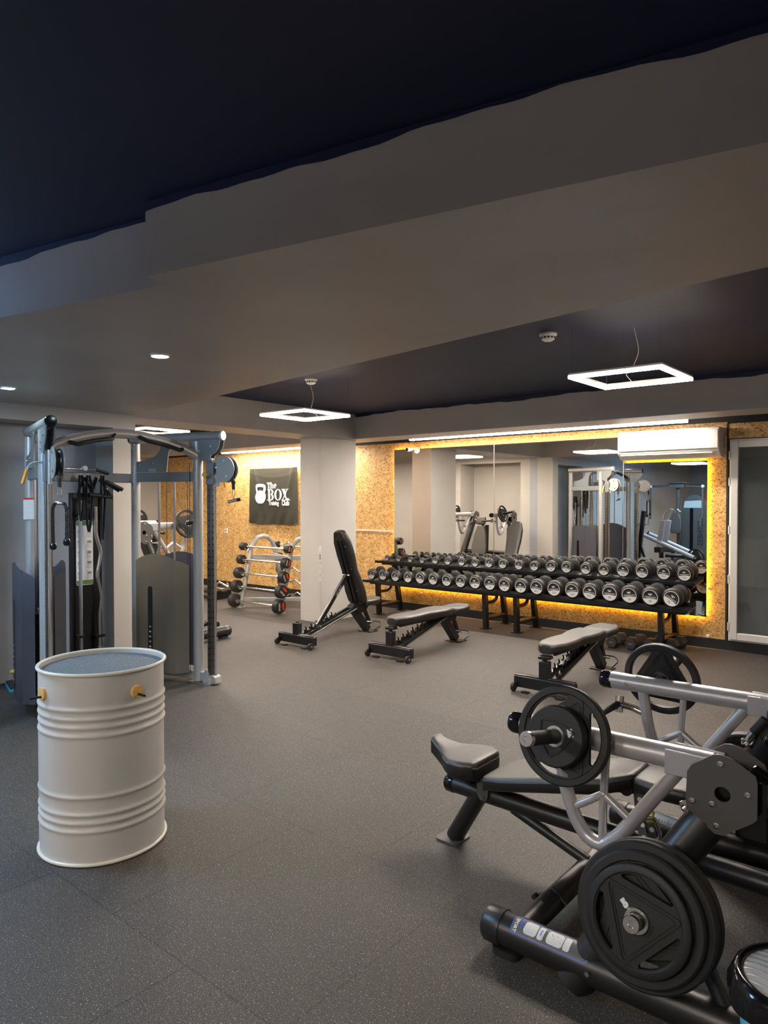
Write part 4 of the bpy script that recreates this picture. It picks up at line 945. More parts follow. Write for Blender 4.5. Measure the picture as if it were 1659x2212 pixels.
MB().cyl((0, 0, 0), (0, 0, .12), .024, seg=14).build('sleeve', 'chrome', t)
# card, step
t = thing('instruction_card', 'white card with a red header on the rear post of the left cable tower', 'card', (-6.07, 2.60, 1.5))
T_, dt_, ds_ = TL; c = T_(.052, .02, 1.50); off = (-6.07, 2.60, 1.5)
MB(off).extr([c + dt_ * a + Vector((0, 0, b_)) for a, b_ in [(-.045, .0), (.04, .0), (.04, .18), (-.045, .18)]], ds_ * .003).build('sheet', 'paper', t)
MB(off).extr([c + dt_ * a + Vector((0, 0, b_)) + ds_ * .0031 for a, b_ in [(-.045, .165), (.04, .165), (.04, .18), (-.045, .18)]], ds_ * .001).build('header', 'red', t)
t = thing('step_platform', 'low black platform with a blue edge on the floor in the wall niche', 'platform', (-6.50, 2.72, 0))
MB().prism([(-.16, -.02), (.13, -.10), (.12, .20), (-.13, .22)], .0, .026).build('edge', 'cyan', t, bev=.004)
MB().prism([(-.155, -.014), (.124, -.091), (.115, .195), (-.125, .215)], .026, .042).build('top', 'rubber', t, bev=.003)
# ================================================================ WEIGHT PLATES
def wplate(R_, th, label, center, axis, spin=0, slots=True, num=None, group=None, mirror=False):
    t = thing('weight_plate', label, 'weight plate', center, 0, group)
    zx = Vector(axis).normalized(); x = Vector((0, 0, 1)).cross(zx).normalized(); y = zx.cross(x)
    rm = Matrix((x, y, zx)).transposed() @ Matrix.Rotation(R(spin), 3, 'Z'); t.rotation_euler = rm.to_euler()
    n = 90; ro = R_ * .82; d = R_ * .58; hb = R_ * .86
    if slots:
        m_ = MB(); inner = []; mid = []; out = []
        for i in range(n):
            a = 2 * math.pi * i / n; de = (math.degrees(a) + 60) % 120 - 60
            rt = min(d / max(.05, math.cos(R(de))), ro)
            inner.append(.028); mid.append(rt); out.append(ro)
        def pt(r_, i, z): a = 2 * math.pi * i / n; return (r_ * math.cos(a), r_ * math.sin(a), z)
        vi = [m_.V(pt(.028, i, 0)) for i in range(n)]; vm = [m_.V(pt(mid[i], i, 0)) for i in range(n)]; vo = [m_.V(pt(ro, i, 0)) for i in range(n)]; vh = [m_.V(pt(hb, i, 0)) for i in range(n)]
        for i in range(n):
            j = (i + 1) % n; dm = ((i + .5) * 360 / n + 60) % 120 - 60
            m_.face([vi[i], vi[j], vm[j], vm[i]]); m_.face([vo[i], vo[j], vh[j], vh[i]])
            if abs(dm) > 40: m_.face([vm[i], vm[j], vo[j], vo[i]])
        bmesh.ops.remove_doubles(m_.bm, verts=m_.bm.verts[:], dist=1e-5)
        bmesh.ops.solidify(m_.bm, geom=m_.bm.faces[:], thickness=th * .62)
        for v in m_.bm.verts: v.co.z += 0
        zs_ = [v.co.z for v in m_.bm.verts]; zc = (min(zs_) + max(zs_)) / 2
        for v in m_.bm.verts: v.co.z -= zc
        body = m_.build('disc', 'rubber', t, angle=35)
        MB().lathe([(R_ * .84, -th * .40), (R_ * .86, -th * .5), (R_ * .97, -th * .5), (R_, -th * .36), (R_, th * .36), (R_ * .97, th * .5), (R_ * .86, th * .5), (R_ * .84, th * .40)], (0, 0, 0), seg=72, closed=True).build('rim', 'rubber', t)
    else:
        body = MB().lathe([(.027, -th / 2), (R_ * .9, -th / 2), (R_, -th * .35), (R_, th * .35), (R_ * .95, th / 2), (.027, th / 2)], (0, 0, 0), seg=64, closed=True).build('disc', 'rubber', t)
    for s in (1, -1):
        m_ = MB(); z0 = s * (th * .31 if slots else th * .5)
        k1 = R_ * (.97 if slots else .86)
        def tri(k, r_=.012, bulge=0):
            out = []
            cs = [Vector((k * math.cos(R(a)), k * math.sin(R(a)))) for a in (60, 180, 300)]
            for i in range(3):
                p_, a_, b_ = cs[i], cs[i - 1], cs[(i + 1) % 3]; q1 = p_ + (a_ - p_).normalized() * r_ * 2; q2 = p_ + (b_ - p_).normalized() * r_ * 2
                for j in range(5):
                    tt = j / 4; w = (1 - tt) ** 2 * q1 + 2 * tt * (1 - tt) * p_ + tt * tt * q2; out.append((w.x, w.y))
                if bulge:
                    for j in range(2, 5):
                        tt = j / 6; w = cs[i].lerp(cs[(i + 1) % 3], tt); w = w * (1 + bulge * 4 * tt * (1 - tt)); out.append((w.x, w.y))
            return out
        def hollow(po, pi_, z, h):
            a0 = [m_.V((x_, y_, z)) for x_, y_ in po]; a1 = [m_.V((x_, y_, z + h)) for x_, y_ in po]; b0 = [m_.V((x_, y_, z + h)) for x_, y_ in pi_]; b1 = [m_.V((x_, y_, z)) for x_, y_ in pi_]; L = len(po)
            for i in range(L):
                j = (i + 1) % L; m_.face([a0[i], a0[j], a1[j], a1[i]]); m_.face([a1[i], a1[j], b0[j], b0[i]]); m_.face([b0[i], b0[j], b1[j], b1[i]])
        bg = 0 if slots else .20
        hollow(tri(k1 * .93, .012, bg), tri(k1 * .87, .011, bg), z0, s * .0045)
        kk = (.80, .77) if slots else (.85, .83)
        hollow(tri(k1 * kk[0], .010, bg), tri(k1 * kk[1], .010, bg), z0, s * .003)
        m_.build('raised_triangle', 'rubber', body, angle=30)
    m_ = MB(); zf = th * .5 + .002
    m_.lathe([(.0262, -zf), (.036, -zf), (.039, -zf + .004), (.039, zf - .004), (.036, zf), (.0262, zf)], (0, 0, 0), seg=32, closed=True); m_.build('hub_ring', 'steel', t)
    if num: k_ = R_ * (.34 if slots else .56); add_text(MB(), num, R_ * .20 if slots else R_ * .20, (k_ * .5, k_ * .866, (th * .31 if slots else th * .5) + .0010), (.866, -.5, 0), (.5, .866, 0), .003).build('weight_number', 'white', body, flat=True)
    return t

# ================================================================ LEVER PRESS MACHINES
def press(name, label, loc, rz, up):
    t = thing(name, label, 'exercise machine', loc, rz)
    xe = .95 if up else 1.20; H = .56 if up else 0.0; hinfo = {}
    for s in (-1, 1):
        Y = lambda v: s * v
        fx = .055 if (s > 0 and not up) else 0.0
        x0_ = -.45 if up else -.17; ft = MB().cyl((x0_, Y(.604), .085), (xe, Y(.604), .085), .060, seg=28).build('floor_tube', 'black_satin', t)
        MB().lathe([(0, -.02), (.055, -.02), (.064, -.008), (.064, .055), (.061, .058), (.061, .06)], (x0_, Y(.604), .085), (1, 0, 0), 28).build('end_cap', 'black_satin', ft)
        for xf in (x0_ + .07, xe - .15): MB().extr([(xf + a, Y(.604) + b_, 0) for a, b_ in rrect(.11, .09, .03)], (0, 0, .026)).build('rubber_foot', 'rubber', ft)
        MB().cyl((.155, Y(.612), .012), (.565, Y(.437), .66 + H), .066, .062, seg=26).build('column', 'black_satin', t)
        MB().lathe([(0, 0), (.008, 0), (.008, .004), (0, .005)], (.235, Y(.675), .10), (0, s, 0), 12).build('bolts', 'steel', ft)
        MB().cyl((.46, Y(.52), .41), (.66, Y(.604), .09), .024, seg=14).build('brace', 'black_satin', t)
        # lever arm
        am = MB().cyl((-.165, Y(.437), .80 + H), (.56 + fx, Y(.437), .805 + H), .040, seg=26).build('lever_arm', 'silver', t)
        MB().lathe([(0, -.022), (.036, -.018), (.0425, -.004), (.0425, .03), (.040, .032), (.040, .04)], (-.165, Y(.437), .80 + H), (1, 0, 0), 26).build('end_cap', 'gloss', am)
        MB().box((.50 + fx, Y(.437) - .044, .798 + H), (.165, .008, .082)).box((.50 + fx, Y(.437) + .044, .798 + H), (.165, .008, .082)).box((.53 + fx, Y(.437), .798 + H), (.10, .084, .070)).build('clevis', 'silver', am, bev=.003)
        MB().lathe([(0, 0), (.008, 0), (.008, .004), (0, .005)], (-.05, Y(.437) + (-.040), .80 + H), (0, -1, 0), 12).build('bolts', 'steel', am)
        MB().tube([(.015, Y(.437), .79 + H), (.043, Y(.437), .60 + H), (.085, Y(.437), .49 + H), (.13, Y(.437), .435 + H), (.19, Y(.437), .425 + H), (.26, Y(.437), .49 + H), (.355, Y(.437), .63 + H), (.475, Y(.437), .80 + H)], .025, 16, fil=.05).build('lower_loop', 'silver', am)
        c = (.19, Y(.437), .612 + H); m_ = MB()
        for q in ((.20, .78), (.185, .44), (.075, .535), (.30, .535)): m_.cyl(c, (q[0], Y(.437), q[1] + H), .0145, seg=12)
        m_.ball(c, .017, 12); m_.build('spokes', 'silver', am)
        m_ = MB(); m_.tube([(.045, Y(.437), .66 + H), (-.03, Y(.43), .685 + H), (-.085, Y(.40), .70 + H)], .016, 12, fil=.02).tube([(-.085, Y(.415), .735 + H), (-.085, Y(.40), .66 + H)], .020, 12); m_.build('handle_bracket', 'steel', am)
        MB().tube([(-.085, Y(.40), .70 + H), (-.10, Y(.35), .69 + H), (-.11, Y(.20), .685 + H)], .0165, 14, fil=.02).build('handle_grip', 'rubber', am)
        # pivot plates
        hp = [(.596, .866), (.630, .860), (.697, .820), (.702, .80), (.702, .69), (.690, .675), (.605, .612), (.580, .612), (.500, .670), (.492, .69), (.496, .79), (.51, .815), (.575, .862)]
        hp = [(a[0] + (b_[0] - a[0]) * k / 4, a[1] + (b_[1] - a[1]) * k / 4) for a, b_ in zip(hp, hp[1:] + hp[:1]) for k in range(4)]
        hp = [(a + fx, b_) for a, b_ in hp]
        for yy in (.498, .374):
            pm = MB(); nseg = len(hp); a0 = []
            oy = Y(yy); ty = Y(yy + .008)
            ring_o = hp; ring_i = []
            for x_, z_ in hp:
                a = math.atan2(z_ - .742, x_ - .603 - fx); ring_i.append((.603 + fx + .024 * math.cos(a), .742 + .024 * math.sin(a)))
            vo0 = [pm.V((x_, oy, z_ + H)) for x_, z_ in ring_o]; vi0 = [pm.V((x_, oy, z_ + H)) for x_, z_ in ring_i]; vo1 = [pm.V((x_, ty, z_ + H)) for x_, z_ in ring_o]; vi1 = [pm.V((x_, ty, z_ + H)) for x_, z_ in ring_i]
            for i in range(nseg):
                j = (i + 1) % nseg
                pm.face([vo0[i], vo0[j], vi0[j], vi0[i]]); pm.face([vo1[i], vo1[j], vi1[j], vi1[i]]); pm.face([vo0[i], vo0[j], vo1[j], vo1[i]]); pm.face([vi0[i], vi0[j], vi1[j], vi1[i]])
            pl = pm.build('pivot_plate', 'plate_grey', t)
            if yy > .45:
                m_ = MB()
                for x_, z_ in ((.597, .838), (.676, .760), (.513, .700), (.573, .706), (.587, .640)): m_.lathe([(0, 0), (.0105, 0), (.0095, .005), (.005, .006), (.0045, .003), (0, .003)], (x_ + fx, Y(yy + .008), z_ + H), (0, s, 0), 14)
                m_.build('bolts', 'steel', pl)
        MB().cyl((.603, Y(.39), .745 + H), (.603, Y(.48), .745 + H), .045, seg=20).build('pivot_bearing', 'gloss', t)
        MB().cyl((.66 + fx, Y(.43), .80 + H), (.74 + fx, Y(.43), .76 + H), .040, seg=18).box((.68 + fx, Y(.43), .70 + H), (.10, .08, .20)).build('pivot_housing', 'gloss', t, bev=.01)
        # knobs and shock behind the plate
        kn = MB().cyl((.555, Y(.335), .765 + H), (.51, Y(.335), .705 + H), .022, .019, 16).build('adjust_knob', 'rubber', t)
        MB().cyl((.51, Y(.335), .705 + H), (.49, Y(.335), .678 + H), .012, seg=12).lathe([(0, 0), (.02, 0), (.024, .01), (.014, .022), (0, .024)], (.47, Y(.41), .64 + H), (-.6, 0, -.8), 14).cyl((.47, Y(.41), .64 + H), (.54, Y(.41), .74 + H), .014, seg=12).cyl((.58, Y(.40), .72 + H), (.44, Y(.44), .53 + H), .008, seg=10).build('steel_pin', 'chrome', kn)
        MB().tube([(.32, Y(.43), .56 + H), (.36, Y(.40), .56 + H), (.38, Y(.40), .50 + H), (.345, Y(.40), .44 + H)], .007, 8, fil=.015).build('stop_bracket', 'steel', am)
        # horns
        ca, sa = math.cos(R(12)), math.sin(R(12)); p = Vector((.074, Y(.45), .805 + H)); d = Vector((0, s * ca, sa))
        h1 = MB().cyl(p - d * .03, p + d * .34, .0245, seg=22).build('plate_horn', 'rubber', t)
        MB().lathe([(0, .0), (.0255, 0), (.0255, .016), (.024, .019), (.010, .019), (.008, .016), (0, .016)], p + d * .34, d, 22).build('steel_end', 'steel', h1)
        q = Vector((.435, Y(.60), .365)); q0 = q
        h2 = MB().cyl(q - d * .0, q + d * .212, .0245, seg=22).build('storage_horn', 'rubber', t)
        MB().lathe([(0, .0), (.0255, 0), (.0255, .016), (.024, .019), (.010, .019), (.008, .016), (0, .016)], q + d * .212, d, 22).build('steel_end', 'steel', h2)
        MB().lathe([(.03, 0), (.045, 0), (.045, .012), (.03, .012)], q + d * .035, d, 20, True).build('collar', 'rubber', h2)
        hinfo[s] = (p, d, q)
    for x_ in (-.06, xe - .12): MB().cyl((x_, -.60, .085), (x_, .60, .085), .045, seg=22).build('cross_tube', 'black_satin', t)
    m_ = MB(); m_.tube([(-.125, -.33, .085), (-.10, -.33, .10), (-.06, -.33, .137), (.0, -.33, .09)], .006, 8); m_.cyl((-.128, -.335, .088), (-.128, -.36, .088), .010, seg=10); m_.build('hose_clip', 'rubber', t)
    if not up:
        bm_ = MB().cyl((-.77, 0, .275), (.92, 0, .25), .043, seg=24).build('main_beam', 'black_satin', t)
        MB().lathe([(0, -.018), (.038, -.018), (.046, -.006), (.046, .03), (.043, .032)], (-.77, 0, .275), (1, 0, 0), 24).build('end_cap', 'gloss', bm_)
        MB().cyl((-.60, 0, .265), (-.745, 0, .014), .043, seg=22).build('front_leg', 'black_satin', t)
        MB().extr([(-.755 + a, b_, 0) for a, b_ in rrect(.13, .14, .03)], (0, 0, .010)).build('base_plate', 'plate_grey', t)
        MB().cyl((-.42, 0, .24), (-.06, 0, .115), .024, seg=14).build('brace', 'black_satin', t)
        MB().beam((-.50, -.0, .335), (-.10, 0, .44), .05, .03).beam((-.10, 0, .44), (.33, 0, .515), .05, .03).build('pad_frame', 'black', t)
        for s in (-1, 1): MB().extr([(-.555 + a, s * .052, .31 + b_) for a, b_ in [(-.03, .05), (.035, .05), (.03, -.03), (.018, -.05), (-.01, -.05), (-.025, -.03)]], (0, s * .006, 0)).lathe([(0, 0), (.009, 0), (.008, .006), (0, .007)], (-.55, s * .058, .275), (0, s, 0), 12).build('hinge_bracket', 'plate_grey', t)
        MB().cyl((-.66, 0, .29), (-.66, 0, .36), .03, seg=16).build('seat_post', 'black', t)
        ax = lambda s_, w, z: (s_, w, z)
        seat = endround([(-.872, .050, .492), (-.84, .058, .478), (-.80, .066, .463), (-.765, .085, .453), (-.73, .115, .447), (-.69, .143, .446), (-.65, .152, .447), (-.61, .150, .448), (-.560, .135, .450)], .034)
        so = pad_mesh(MB(), seat, .085, .024, ax).build('seat', 'vinyl', t, angle=60)
        sl_ = math.tan(R(13.6))
        zf = lambda x_: .412 + (x_ + .505) * sl_ * .98
        bp = endround([(-.512, .150, zf(-.512)), (-.40, .165, zf(-.4)), (-.10, .165, zf(-.1)), (.06, .163, zf(.06)), (.175, .105, zf(.175))], .035)
        bo_ = pad_mesh(MB(), bp, .065, .02, ax).build('back_pad', 'vinyl', t, angle=60)
        hpz = lambda x_: .565 + (x_ - .16) * .02
        hb_ = endround([(.165, .11, hpz(.165)), (.26, .13, hpz(.26)), (.42, .13, hpz(.42)), (.46, .11, hpz(.46))], .03)
        ho_ = pad_mesh(MB(), hb_, .06, .02, ax).build('head_pad', 'vinyl', t, angle=60)
        for pr, par, th_ in ((seat, so, .085), (bp, bo_, .065), (hb_, ho_, .06)):
            P_ = [(s_, -w - .0008, z - .021) for s_, w, z in pr] + [(s_, w + .0008, z - .021) for s_, w, z in pr[::-1]]
            MB().tube(P_, .0016, 5, closed=True).build('piping', 'vinyl_side', par)
        add_text(MB(), 'SPORT', .016, (-.70, -.1265, .405), (.88, -.40, 0), (0, 0, 1), .0005).build('logo', 'midgrey', so, flat=True)
        # adjustment plates
        for y_ in (-.045, .045):
            m_ = MB(); m_.extr([(a, y_, b_) for a, b_ in [(.15, .50), (.19, .50), (.20, .36), (.225, .25), (.19, .25), (.165, .36)]], (0, .004, 0)); ap = m_.build('adjust_plate', 'plate_grey', t)
            m_ = MB()
            for k in range(4): m_.lathe([(0, 0), (.010, 0), (.010, .0005), (0, .0005)], (.178 + .006 * k, y_ - .0003, .46 - .05 * k), (0, -1, 0), 12)
            m_.build('holes', 'paper', ap)
        MB().lathe([(0, 0), (.026, 0), (.026, .02), (0, .02)], (.13, -.05, .495), (0, -1, 0), 18).build('hinge_hub', 'rubber', t)
        g_ = MB().cyl((.25, -.07, .42), (.42, -.07, .405), .020, seg=18).build('angle_gauge', 'paper', t)
        m_ = MB()
        for k in range(12): m_.box((.27 + .011 * k, -.0905, .419 - .0009 * k), (.0014, .001, .014 if k % 3 == 0 else .008))
        m_.build('gauge_marks', 'print_dark', g_)
        MB().cyl((.215, -.06, .40), (.245, -.06, .415), .021, seg=18).build('gauge_end', 'yellow', g_)
        # sticker wrapped on the near floor tube
        def wrap(x_, v, dr=.0009):      # x along the tube, v arc length from the tube top towards the viewer
            a = v / .060; return (x_, -.604 - (.060 + dr) * math.sin(a), .085 + (.060 + dr) * math.cos(a))
        def patch(xa, xb, va, vb, dr, m_, nm, par, r_=.01):
            mb_ = MB(); gv = 8; r0_ = min(.012, (xb - xa) * .3); xs_ = [0, .1, .3, .6, 1]; xs_ = [xa + r0_ * q_ for q_ in xs_] + [xa + (xb - xa) * q_ / 10 for q_ in range(2, 9)] + [xb - r0_ * q_ for q_ in xs_[::-1]]; xs_ = sorted(x_ for x_ in xs_); gx = len(xs_) - 1
            G = [[] for _ in range(gv + 1)]
            for x_ in xs_:
                e_ = max(0, r0_ - min(x_ - xa, xb - x_)); ins = r0_ - math.sqrt(max(0, r0_ * r0_ - e_ * e_))
                for j in range(gv + 1): G[j].append(mb_.V(wrap(x_, va + ins + (vb - va - 2 * ins) * j / gv, dr)))
            for j in range(gv):
                for i in range(gx):
                    mb_.face([G[j][i], G[j][i + 1], G[j + 1][i + 1], G[j + 1][i]])
            return mb_.build(nm, m_, par)
        sk = patch(-.068, .225, -.008, .062, .0006, 'blue', 'sticker', t)
        patch(-.065, .222, -.005, .059, .0010, 'sticker', 'sticker_ground', sk)
        for xa, xb in ((-.020, .030), (.034, .056), (.068, .128), (.131, .155)): patch(xa, xb, .000, .050, .0014, 'paper', 'sticker_panel', sk)
        m_ = MB()
        for k in range(5):
            for va, vb in ((.008, .042 - .006 * (k % 2)),):
                x_ = -.012 + .008 * k; m_.face([m_.V(wrap(x_, va, .0018)), m_.V(wrap(x_ + .0018, va, .0018)), m_.V(wrap(x_ + .0018, vb, .0018)), m_.V(wrap(x_, vb, .0018))])
        for (x_, v0, v1, w_) in ((.082, .012, .022, .002), (.09, .014, .030, .0015), (.10, .010, .018, .002), (.108, .012, .032, .0015), (.116, .020, .036, .0015)):
            m_.face([m_.V(wrap(x_, v0, .0018)), m_.V(wrap(x_ + w_, v0, .0018)), m_.V(wrap(x_ + w_ + .004, v1, .0018)), m_.V(wrap(x_ + .004, v1, .0018))])
        m_.build('sticker_lines', 'midgrey', sk, flat=True)
        ww = lambda p_: Vector(wrap(p_.x, p_.y))
        m_ = MB(); add_text(m_, 'SPORT', .017, (-.052, .032, 0), (0, 1, 0), (1, 0, 0), .0008, lambda p_: Vector(wrap(p_.x, p_.y, .0018))); m_.build('sticker_text', 'white', sk, flat=True)
        m_ = MB(); add_text(m_, 'BODY', .014, (-.034, .020, 0), (0, 1, 0), (1, 0, 0), .0008, lambda p_: Vector(wrap(p_.x, p_.y, .0018))); add_text(m_, 'PLAY', .010, (.045, .025, 0), (0, 1, 0), (1, 0, 0), .0004, lambda p_: Vector(wrap(p_.x, p_.y, .0019))); m_.face([m_.V(wrap(a, b_, .0019)) for a, b_ in ((.190, .010), (.205, .010), (.205, .024), (.190, .024))]); m_.build('sticker_blue_text', 'blue', sk, flat=True)
    else:
        MB().cyl((.40, -.52, .60), (.40, .52, .60), .045, seg=20).build('rear_cross_tube', 'black_satin', t)
        MB().cyl((-.55, 0, .085), (.83, 0, .085), .045, seg=20).cyl((.36, 0, .08), (.40, 0, 1.15), .04, seg=20).cyl((-.12, 0, .08), (-.12, 0, .42), .035, seg=18).build('main_frame', 'black_satin', t)
        MB().cyl((-.60, -.2, .085), (-.60, .2, .085), .04, seg=18).build('front_foot', 'black_satin', t)
        ax = lambda s_, w, z: (s_, w, z)
        pad_mesh(MB(), endround([(-.38, .10, .49), (-.25, .15, .48), (-.05, .17, .48), (.05, .16, .48)], .03), .07, .02, ax).build('seat', 'vinyl', t, angle=60)
        a = R(99); d = Vector((-math.cos(a) * -1 * -1, 0, math.sin(a))); d = Vector((.16, 0, .987)).normalized(); n = Vector((-d.z, 0, d.x))
        fn = lambda s_, w, z: Vector((.12, 0, .52)) + d * s_ + Vector((0, w, 0)) + n * z
        pad_mesh(MB(), endround([(0, .15, .07), (.2, .165, .07), (.45, .13, .07), (.62, .085, .07)], .03), .065, .02, fn).build('back_pad', 'vinyl', t, angle=60)
        pad_mesh(MB(), endround([(.645, .09, .085), (.72, .11, .09), (.80, .095, .085)], .02), .06, .02, fn).build('head_pad', 'vinyl', t, angle=60)
        MB().beam(fn(.1, 0, -.02), fn(.75, 0, -.02), .05, .03, n).beam(fn(.3, 0, -.02), (.38, 0, .62), .05, .04).build('pad_frame', 'black', t)
    return t, hinfo
PL = (-1.2, 2.887, 0)
pm, hi_ = press('lever_press_machine', 'large plate-loaded lying lever press machine with silver arms in the right foreground', PL, 0, False)
def W(v): return Vector(v) + Vector(PL)
p, d, q = hi_[-1]
wplate(.174, .030, 'medium spoked black plate on the near silver arm of the foreground press machine', W(p) + d * .075, d, 5, True)
wplate(.107, .042, 'small solid black plate marked 2.5 on the near silver arm, outside the spoked one', W(p) + d * .125, d, -40, False, '2.5')
for (r_, th, of, sp, num, lab) in [(.216, .036, .070, 20, None, 'innermost of the two largest black plates stored low on the foreground press machine'), (.214, .036, .108, 30, None, 'second largest-size black plate stored low on the foreground press machine, outside the innermost'), (.190, .032, .144, 50, None, 'mid-size spoked black plate in the low stack of the foreground press machine'), (.157, .026, .174, 77, '5', 'outermost black plate marked 5 in the low stack of the foreground press machine')]:
    wplate(r_, th, lab, W(q) + d * of, d, sp, True, num, 'plates stored low on the near side of the press')
p, d, q = hi_[1]
wplate(.174, .030, 'spoked black plate on the far silver arm of the foreground press machine', W(p) + d * .075, d, 33, True)
wplate(.228, .040, 'large black plate stored low on the far side of the foreground press machine', W(q) + d * .085, d, 10, True)
# upright press in the adjoining zone
PZ = (-7.52, 4.92, 0)
pm2, h2_ = press('seated_press_machine', 'plate-loaded seated press machine seen through the right tower of the cable machine', PZ, -90, True)
def W2(v): v = Vector(v); return Vector((v.y, -v.x, v.z)) + Vector(PZ)
for s, lab in ((-1, 'black spoked plate on the silver arm seen between the posts of the right cable tower'), (1, 'black spoked plate on the other arm of the seated press machine, seen in the mirror')):
    p, d, q = h2_[s]; dd = Vector((d.y, 0, d.z))
    wplate(.165, .030, lab, W2(p) + dd * .10, dd, 100, True)
    wplate(.20, .035, 'black plate stored low on the seated press machine, ' + ('left side' if s < 0 else 'right side'), W2(q) + dd * .085, dd, 40, True)
# ---------------------------------------------------------------- bin
t = thing('bin', 'light blue bin with shiny black bag and grey ribbed top, bottom right corner', 'bin', (-.308, 1.957, 0))
MB().lathe([(0, 0), (.095, 0), (.10, .01), (.142, .46), (.136, .46), (.095, .02), (0, .02)], (0, 0, 0), seg=48).build('body', 'binblue', t)
m_ = MB(); prof = [(.138, .435), (.150, .425), (.158, .432), (.160, .445), (.160, .465), (.157, .485), (.148, .503), (.136, .508), (.126, .500), (.122, .47)]
rings = []
for r_, z in prof:
    rings.append([m_.V((math.cos(2 * math.pi * j / 96) * (r_ + .0035 * math.sin(j * .9 + z * 30) * (z < .47) * 1.5), math.sin(2 * math.pi * j / 96) * (r_ + .003 * math.sin(j * .9 + z * 30) * (z < .47) * 1.5), z + .010 * math.sin(j * .5) * (z < .44))) for j in range(96)])
for a_, b_ in zip(rings, rings[1:]):
    for j in range(96): m_.face([a_[j], a_[(j + 1) % 96], b_[(j + 1) % 96], b_[j]])
m_.build('bag', 'bag', t, angle=80)
m_ = MB(); G = []
for i in range(0, 43):
    r_ = .128 * i / 42; i = i / 3; G.append([m_.V((r_ * math.cos(R(a)), r_ * math.sin(R(a)), .500 + .0028 * math.sin((r_ * math.cos(R(a)) * .45 + r_ * math.sin(R(a)) * .9 + 1.6 * (r_ * math.cos(R(a))) ** 2) * 300) * min(1, (1 - i / 14) * 5 + .2) - .014 * (i / 14) ** 2 + .012)) for a in range(0, 360, 3)] if i else [m_.V((0, 0, .51))])
for a_, b_ in zip(G, G[1:]):
    L = len(b_)
    for j in range(L):
        if len(a_) == 1: m_.face([a_[0], b_[j], b_[(j + 1) % L]])
        else: m_.face([a_[j], a_[(j + 1) % L], b_[(j + 1) % L], b_[j]])
m_.build('ribbed_top', 'ribgrey', t, angle=80)
# ================================================================ machines seen in the right end of the mirror
t = thing('pec_fly_machine', 'dark pec fly machine with overhead arms, seen in the right end of the mirror', 'exercise machine', (-5.48, -1.0, 0), 90)
MB().extr([(-.30, -.62, .05), (-.30, .02, .05), (-.30, -.03, 1.50), (-.30, -.10, 1.70), (-.30, -.24, 1.78), (-.30, -.40, 1.78), (-.30, -.52, 1.70), (-.30, -.60, 1.5)], (.26, 0, 0)).build('tower', 'plate_grey', t, bev=.02)
MB().extr([(-.038, -.30, .3), (-.038, -.22, .3), (-.038, -.22, 1.45), (-.038, -.30, 1.45)], (.004, 0, 0)).build('stack_window', 'gloss', t)
MB().extr([(-.038, -.52, 1.46), (-.038, -.08, 1.46), (-.038, -.10, 1.62), (-.038, -.48, 1.64)], (.004, 0, 0)).build('sign', 'grey_panel', t)
MB().box((.25, 0, .05), (1.2, .10, .08)).box((.8, 0, .05), (.10, .8, .08)).cyl((.05, 0, .05), (.16, 0, 2.0), .04, seg=16).cyl((.50, 0, .05), (.50, 0, .42), .04, seg=16).build('frame', 'plate_grey', t, bev=.006)
MB().box((.18, 0, 2.0), (.22, .34, .12)).box((.30, 0, 2.06), (.12, .50, .03)).build('cam_housing', 'plate_grey', t, bev=.01)
for s in (-1, 1):
    a_ = MB().cyl((.20, s * .16, 1.99), (.28, s * .60, 1.97), .022, seg=14).build('upper_arm', 'steel', t)
    MB().ball((.28, s * .60, 1.97), .04).build('ball_joint', 'paper', a_)
    MB().cyl((.28, s * .60, 1.97), (.30, s * .60, 1.18), .02, seg=12).tube([(.30, s * .60, 1.25), (.42, s * .60, 1.22), (.45, s * .60, 1.05)], .016, 10, fil=.04).build('swing_arm', 'plate_grey', a_)
fn = lambda s_, w, z: Vector((.26 + z, w, s_))
pad_mesh(MB(), endround([(.85, .12, .06), (1.0, .14, .06), (1.2, .12, .06), (1.32, .085, .06)], .03), .07, .02, fn).build('back_pad', 'vinyl', t, angle=60)
pad_mesh(MB(), endround([(.34, .14, .50), (.5, .17, .50), (.68, .12, .50)], .03), .07, .02, lambda s_, w, z: (s_, w, z)).build('seat', 'vinyl', t, angle=60)
m_ = MB(); add_text(m_, 'FITNESS', .17, (-.036, -.47, .85), (0, 0, -1), (0, 1, 0), .003); m_.build('lettering', 'print_dark', t, flat=True)
t = thing('lever_row_machine', 'plate-loaded machine with silver angled arms, seen in the right end of the mirror', 'exercise machine', (-5.35, .70, 0), 90)
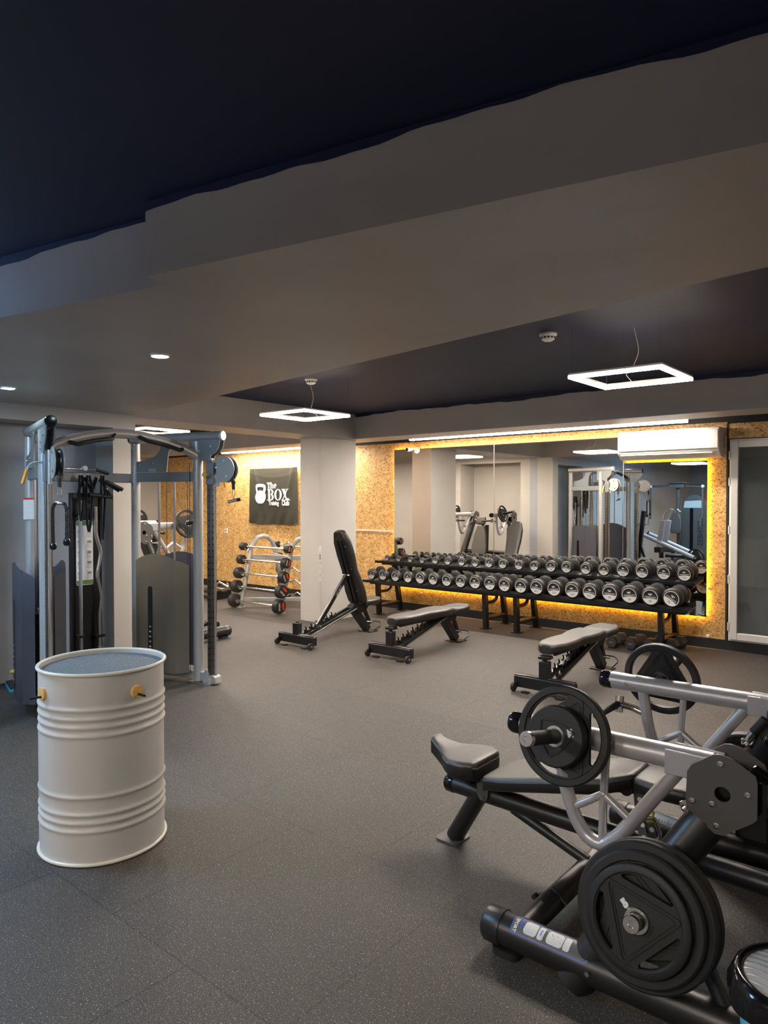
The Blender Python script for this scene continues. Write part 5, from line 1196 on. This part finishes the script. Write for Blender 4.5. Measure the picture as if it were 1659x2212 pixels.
for s in (-1, 1):
    a_ = MB().beam((s * .20, .0, .55), (s * .20, -.10, 1.20), .07, .10).build('upright_arm', 'silver', t, bev=.008)
    MB().tube([(s * .20, -.10, 1.18), (s * .20, -.14, 1.36), (s * .20, -.26, 1.46), (s * .16, -.36, 1.38)], .018, 10, fil=.05).build('handle', 'chrome', a_)
    MB().cyl((s * .22, .35, .88), (s * .22, -.75, .42), .045, seg=18).build('loading_arm', 'silver', t)
    MB().lathe([(0, 0), (.047, 0), (.047, .03), (0, .034)], (s * .22, .35, .88), (0, .93, .37), 18).build('end_cap', 'gloss', t)
MB().box((0, -.1, .05), (.12, 1.3, .09)).box((0, .5, .05), (.8, .10, .09)).box((0, -.7, .05), (.8, .10, .09)).cyl((0, .0, .05), (0, 0, .62), .05, seg=18).box((0, 0, .55), (.52, .14, .12)).build('frame', 'black_satin', t, bev=.006)
pad_mesh(MB(), endround([(-.5, .13, .46), (-.3, .16, .46), (-.12, .14, .46)], .03), .07, .02, lambda s_, w, z: (w, s_, z)).build('seat', 'vinyl', t, angle=60)
wplate(.20, .035, 'dark plate on the machine with silver angled arms, seen low in the mirror', (-4.62, .70, .40), (.2, -1, .0), 30, True)
t = thing('dip_station', 'narrow black upright exercise frame by the left wall, seen in the mirror', 'exercise machine', (-5.40, 1.80, 0), 0)
MB().box((0, 0, .04), (.5, .09, .07)).box((-.2, 0, .04), (.09, .7, .07)).beam((-.10, 0, .05), (.05, 0, 1.42), .08, .08).beam((.20, 0, .05), (-.02, 0, .70), .05, .05).build('frame', 'black', t, bev=.006)
MB().cyl((.0, -.02, 1.15), (.0, .28, 1.12), .02, seg=12).cyl((.0, .02, 1.15), (.0, -.28, 1.12), .02, seg=12).build('arm', 'steel', t)
# low silver floor frame at the far end of the adjoining zone
t = thing('rowing_rail', 'low silver and black floor machine behind the cable machine, by the OSB wall', 'exercise machine', (-10.3, 7.35, 0), 0)
MB().box((0, 0, .16), (1.5, .10, .05)).build('rail', 'steel', t, bev=.004)
MB().box((-.6, 0, .07), (.06, .45, .14)).box((.62, 0, .07), (.06, .45, .14)).box((0, 0, .12), (1.1, .30, .03)).build('frame', 'black', t, bev=.004)
MB().tube([(.55, -.16, .15), (.75, -.10, .30), (.85, 0, .22)], .02, 10).tube([(.55, .16, .15), (.70, .10, .26), (.85, 0, .22)], .02, 10).build('handle', 'chrome', t)
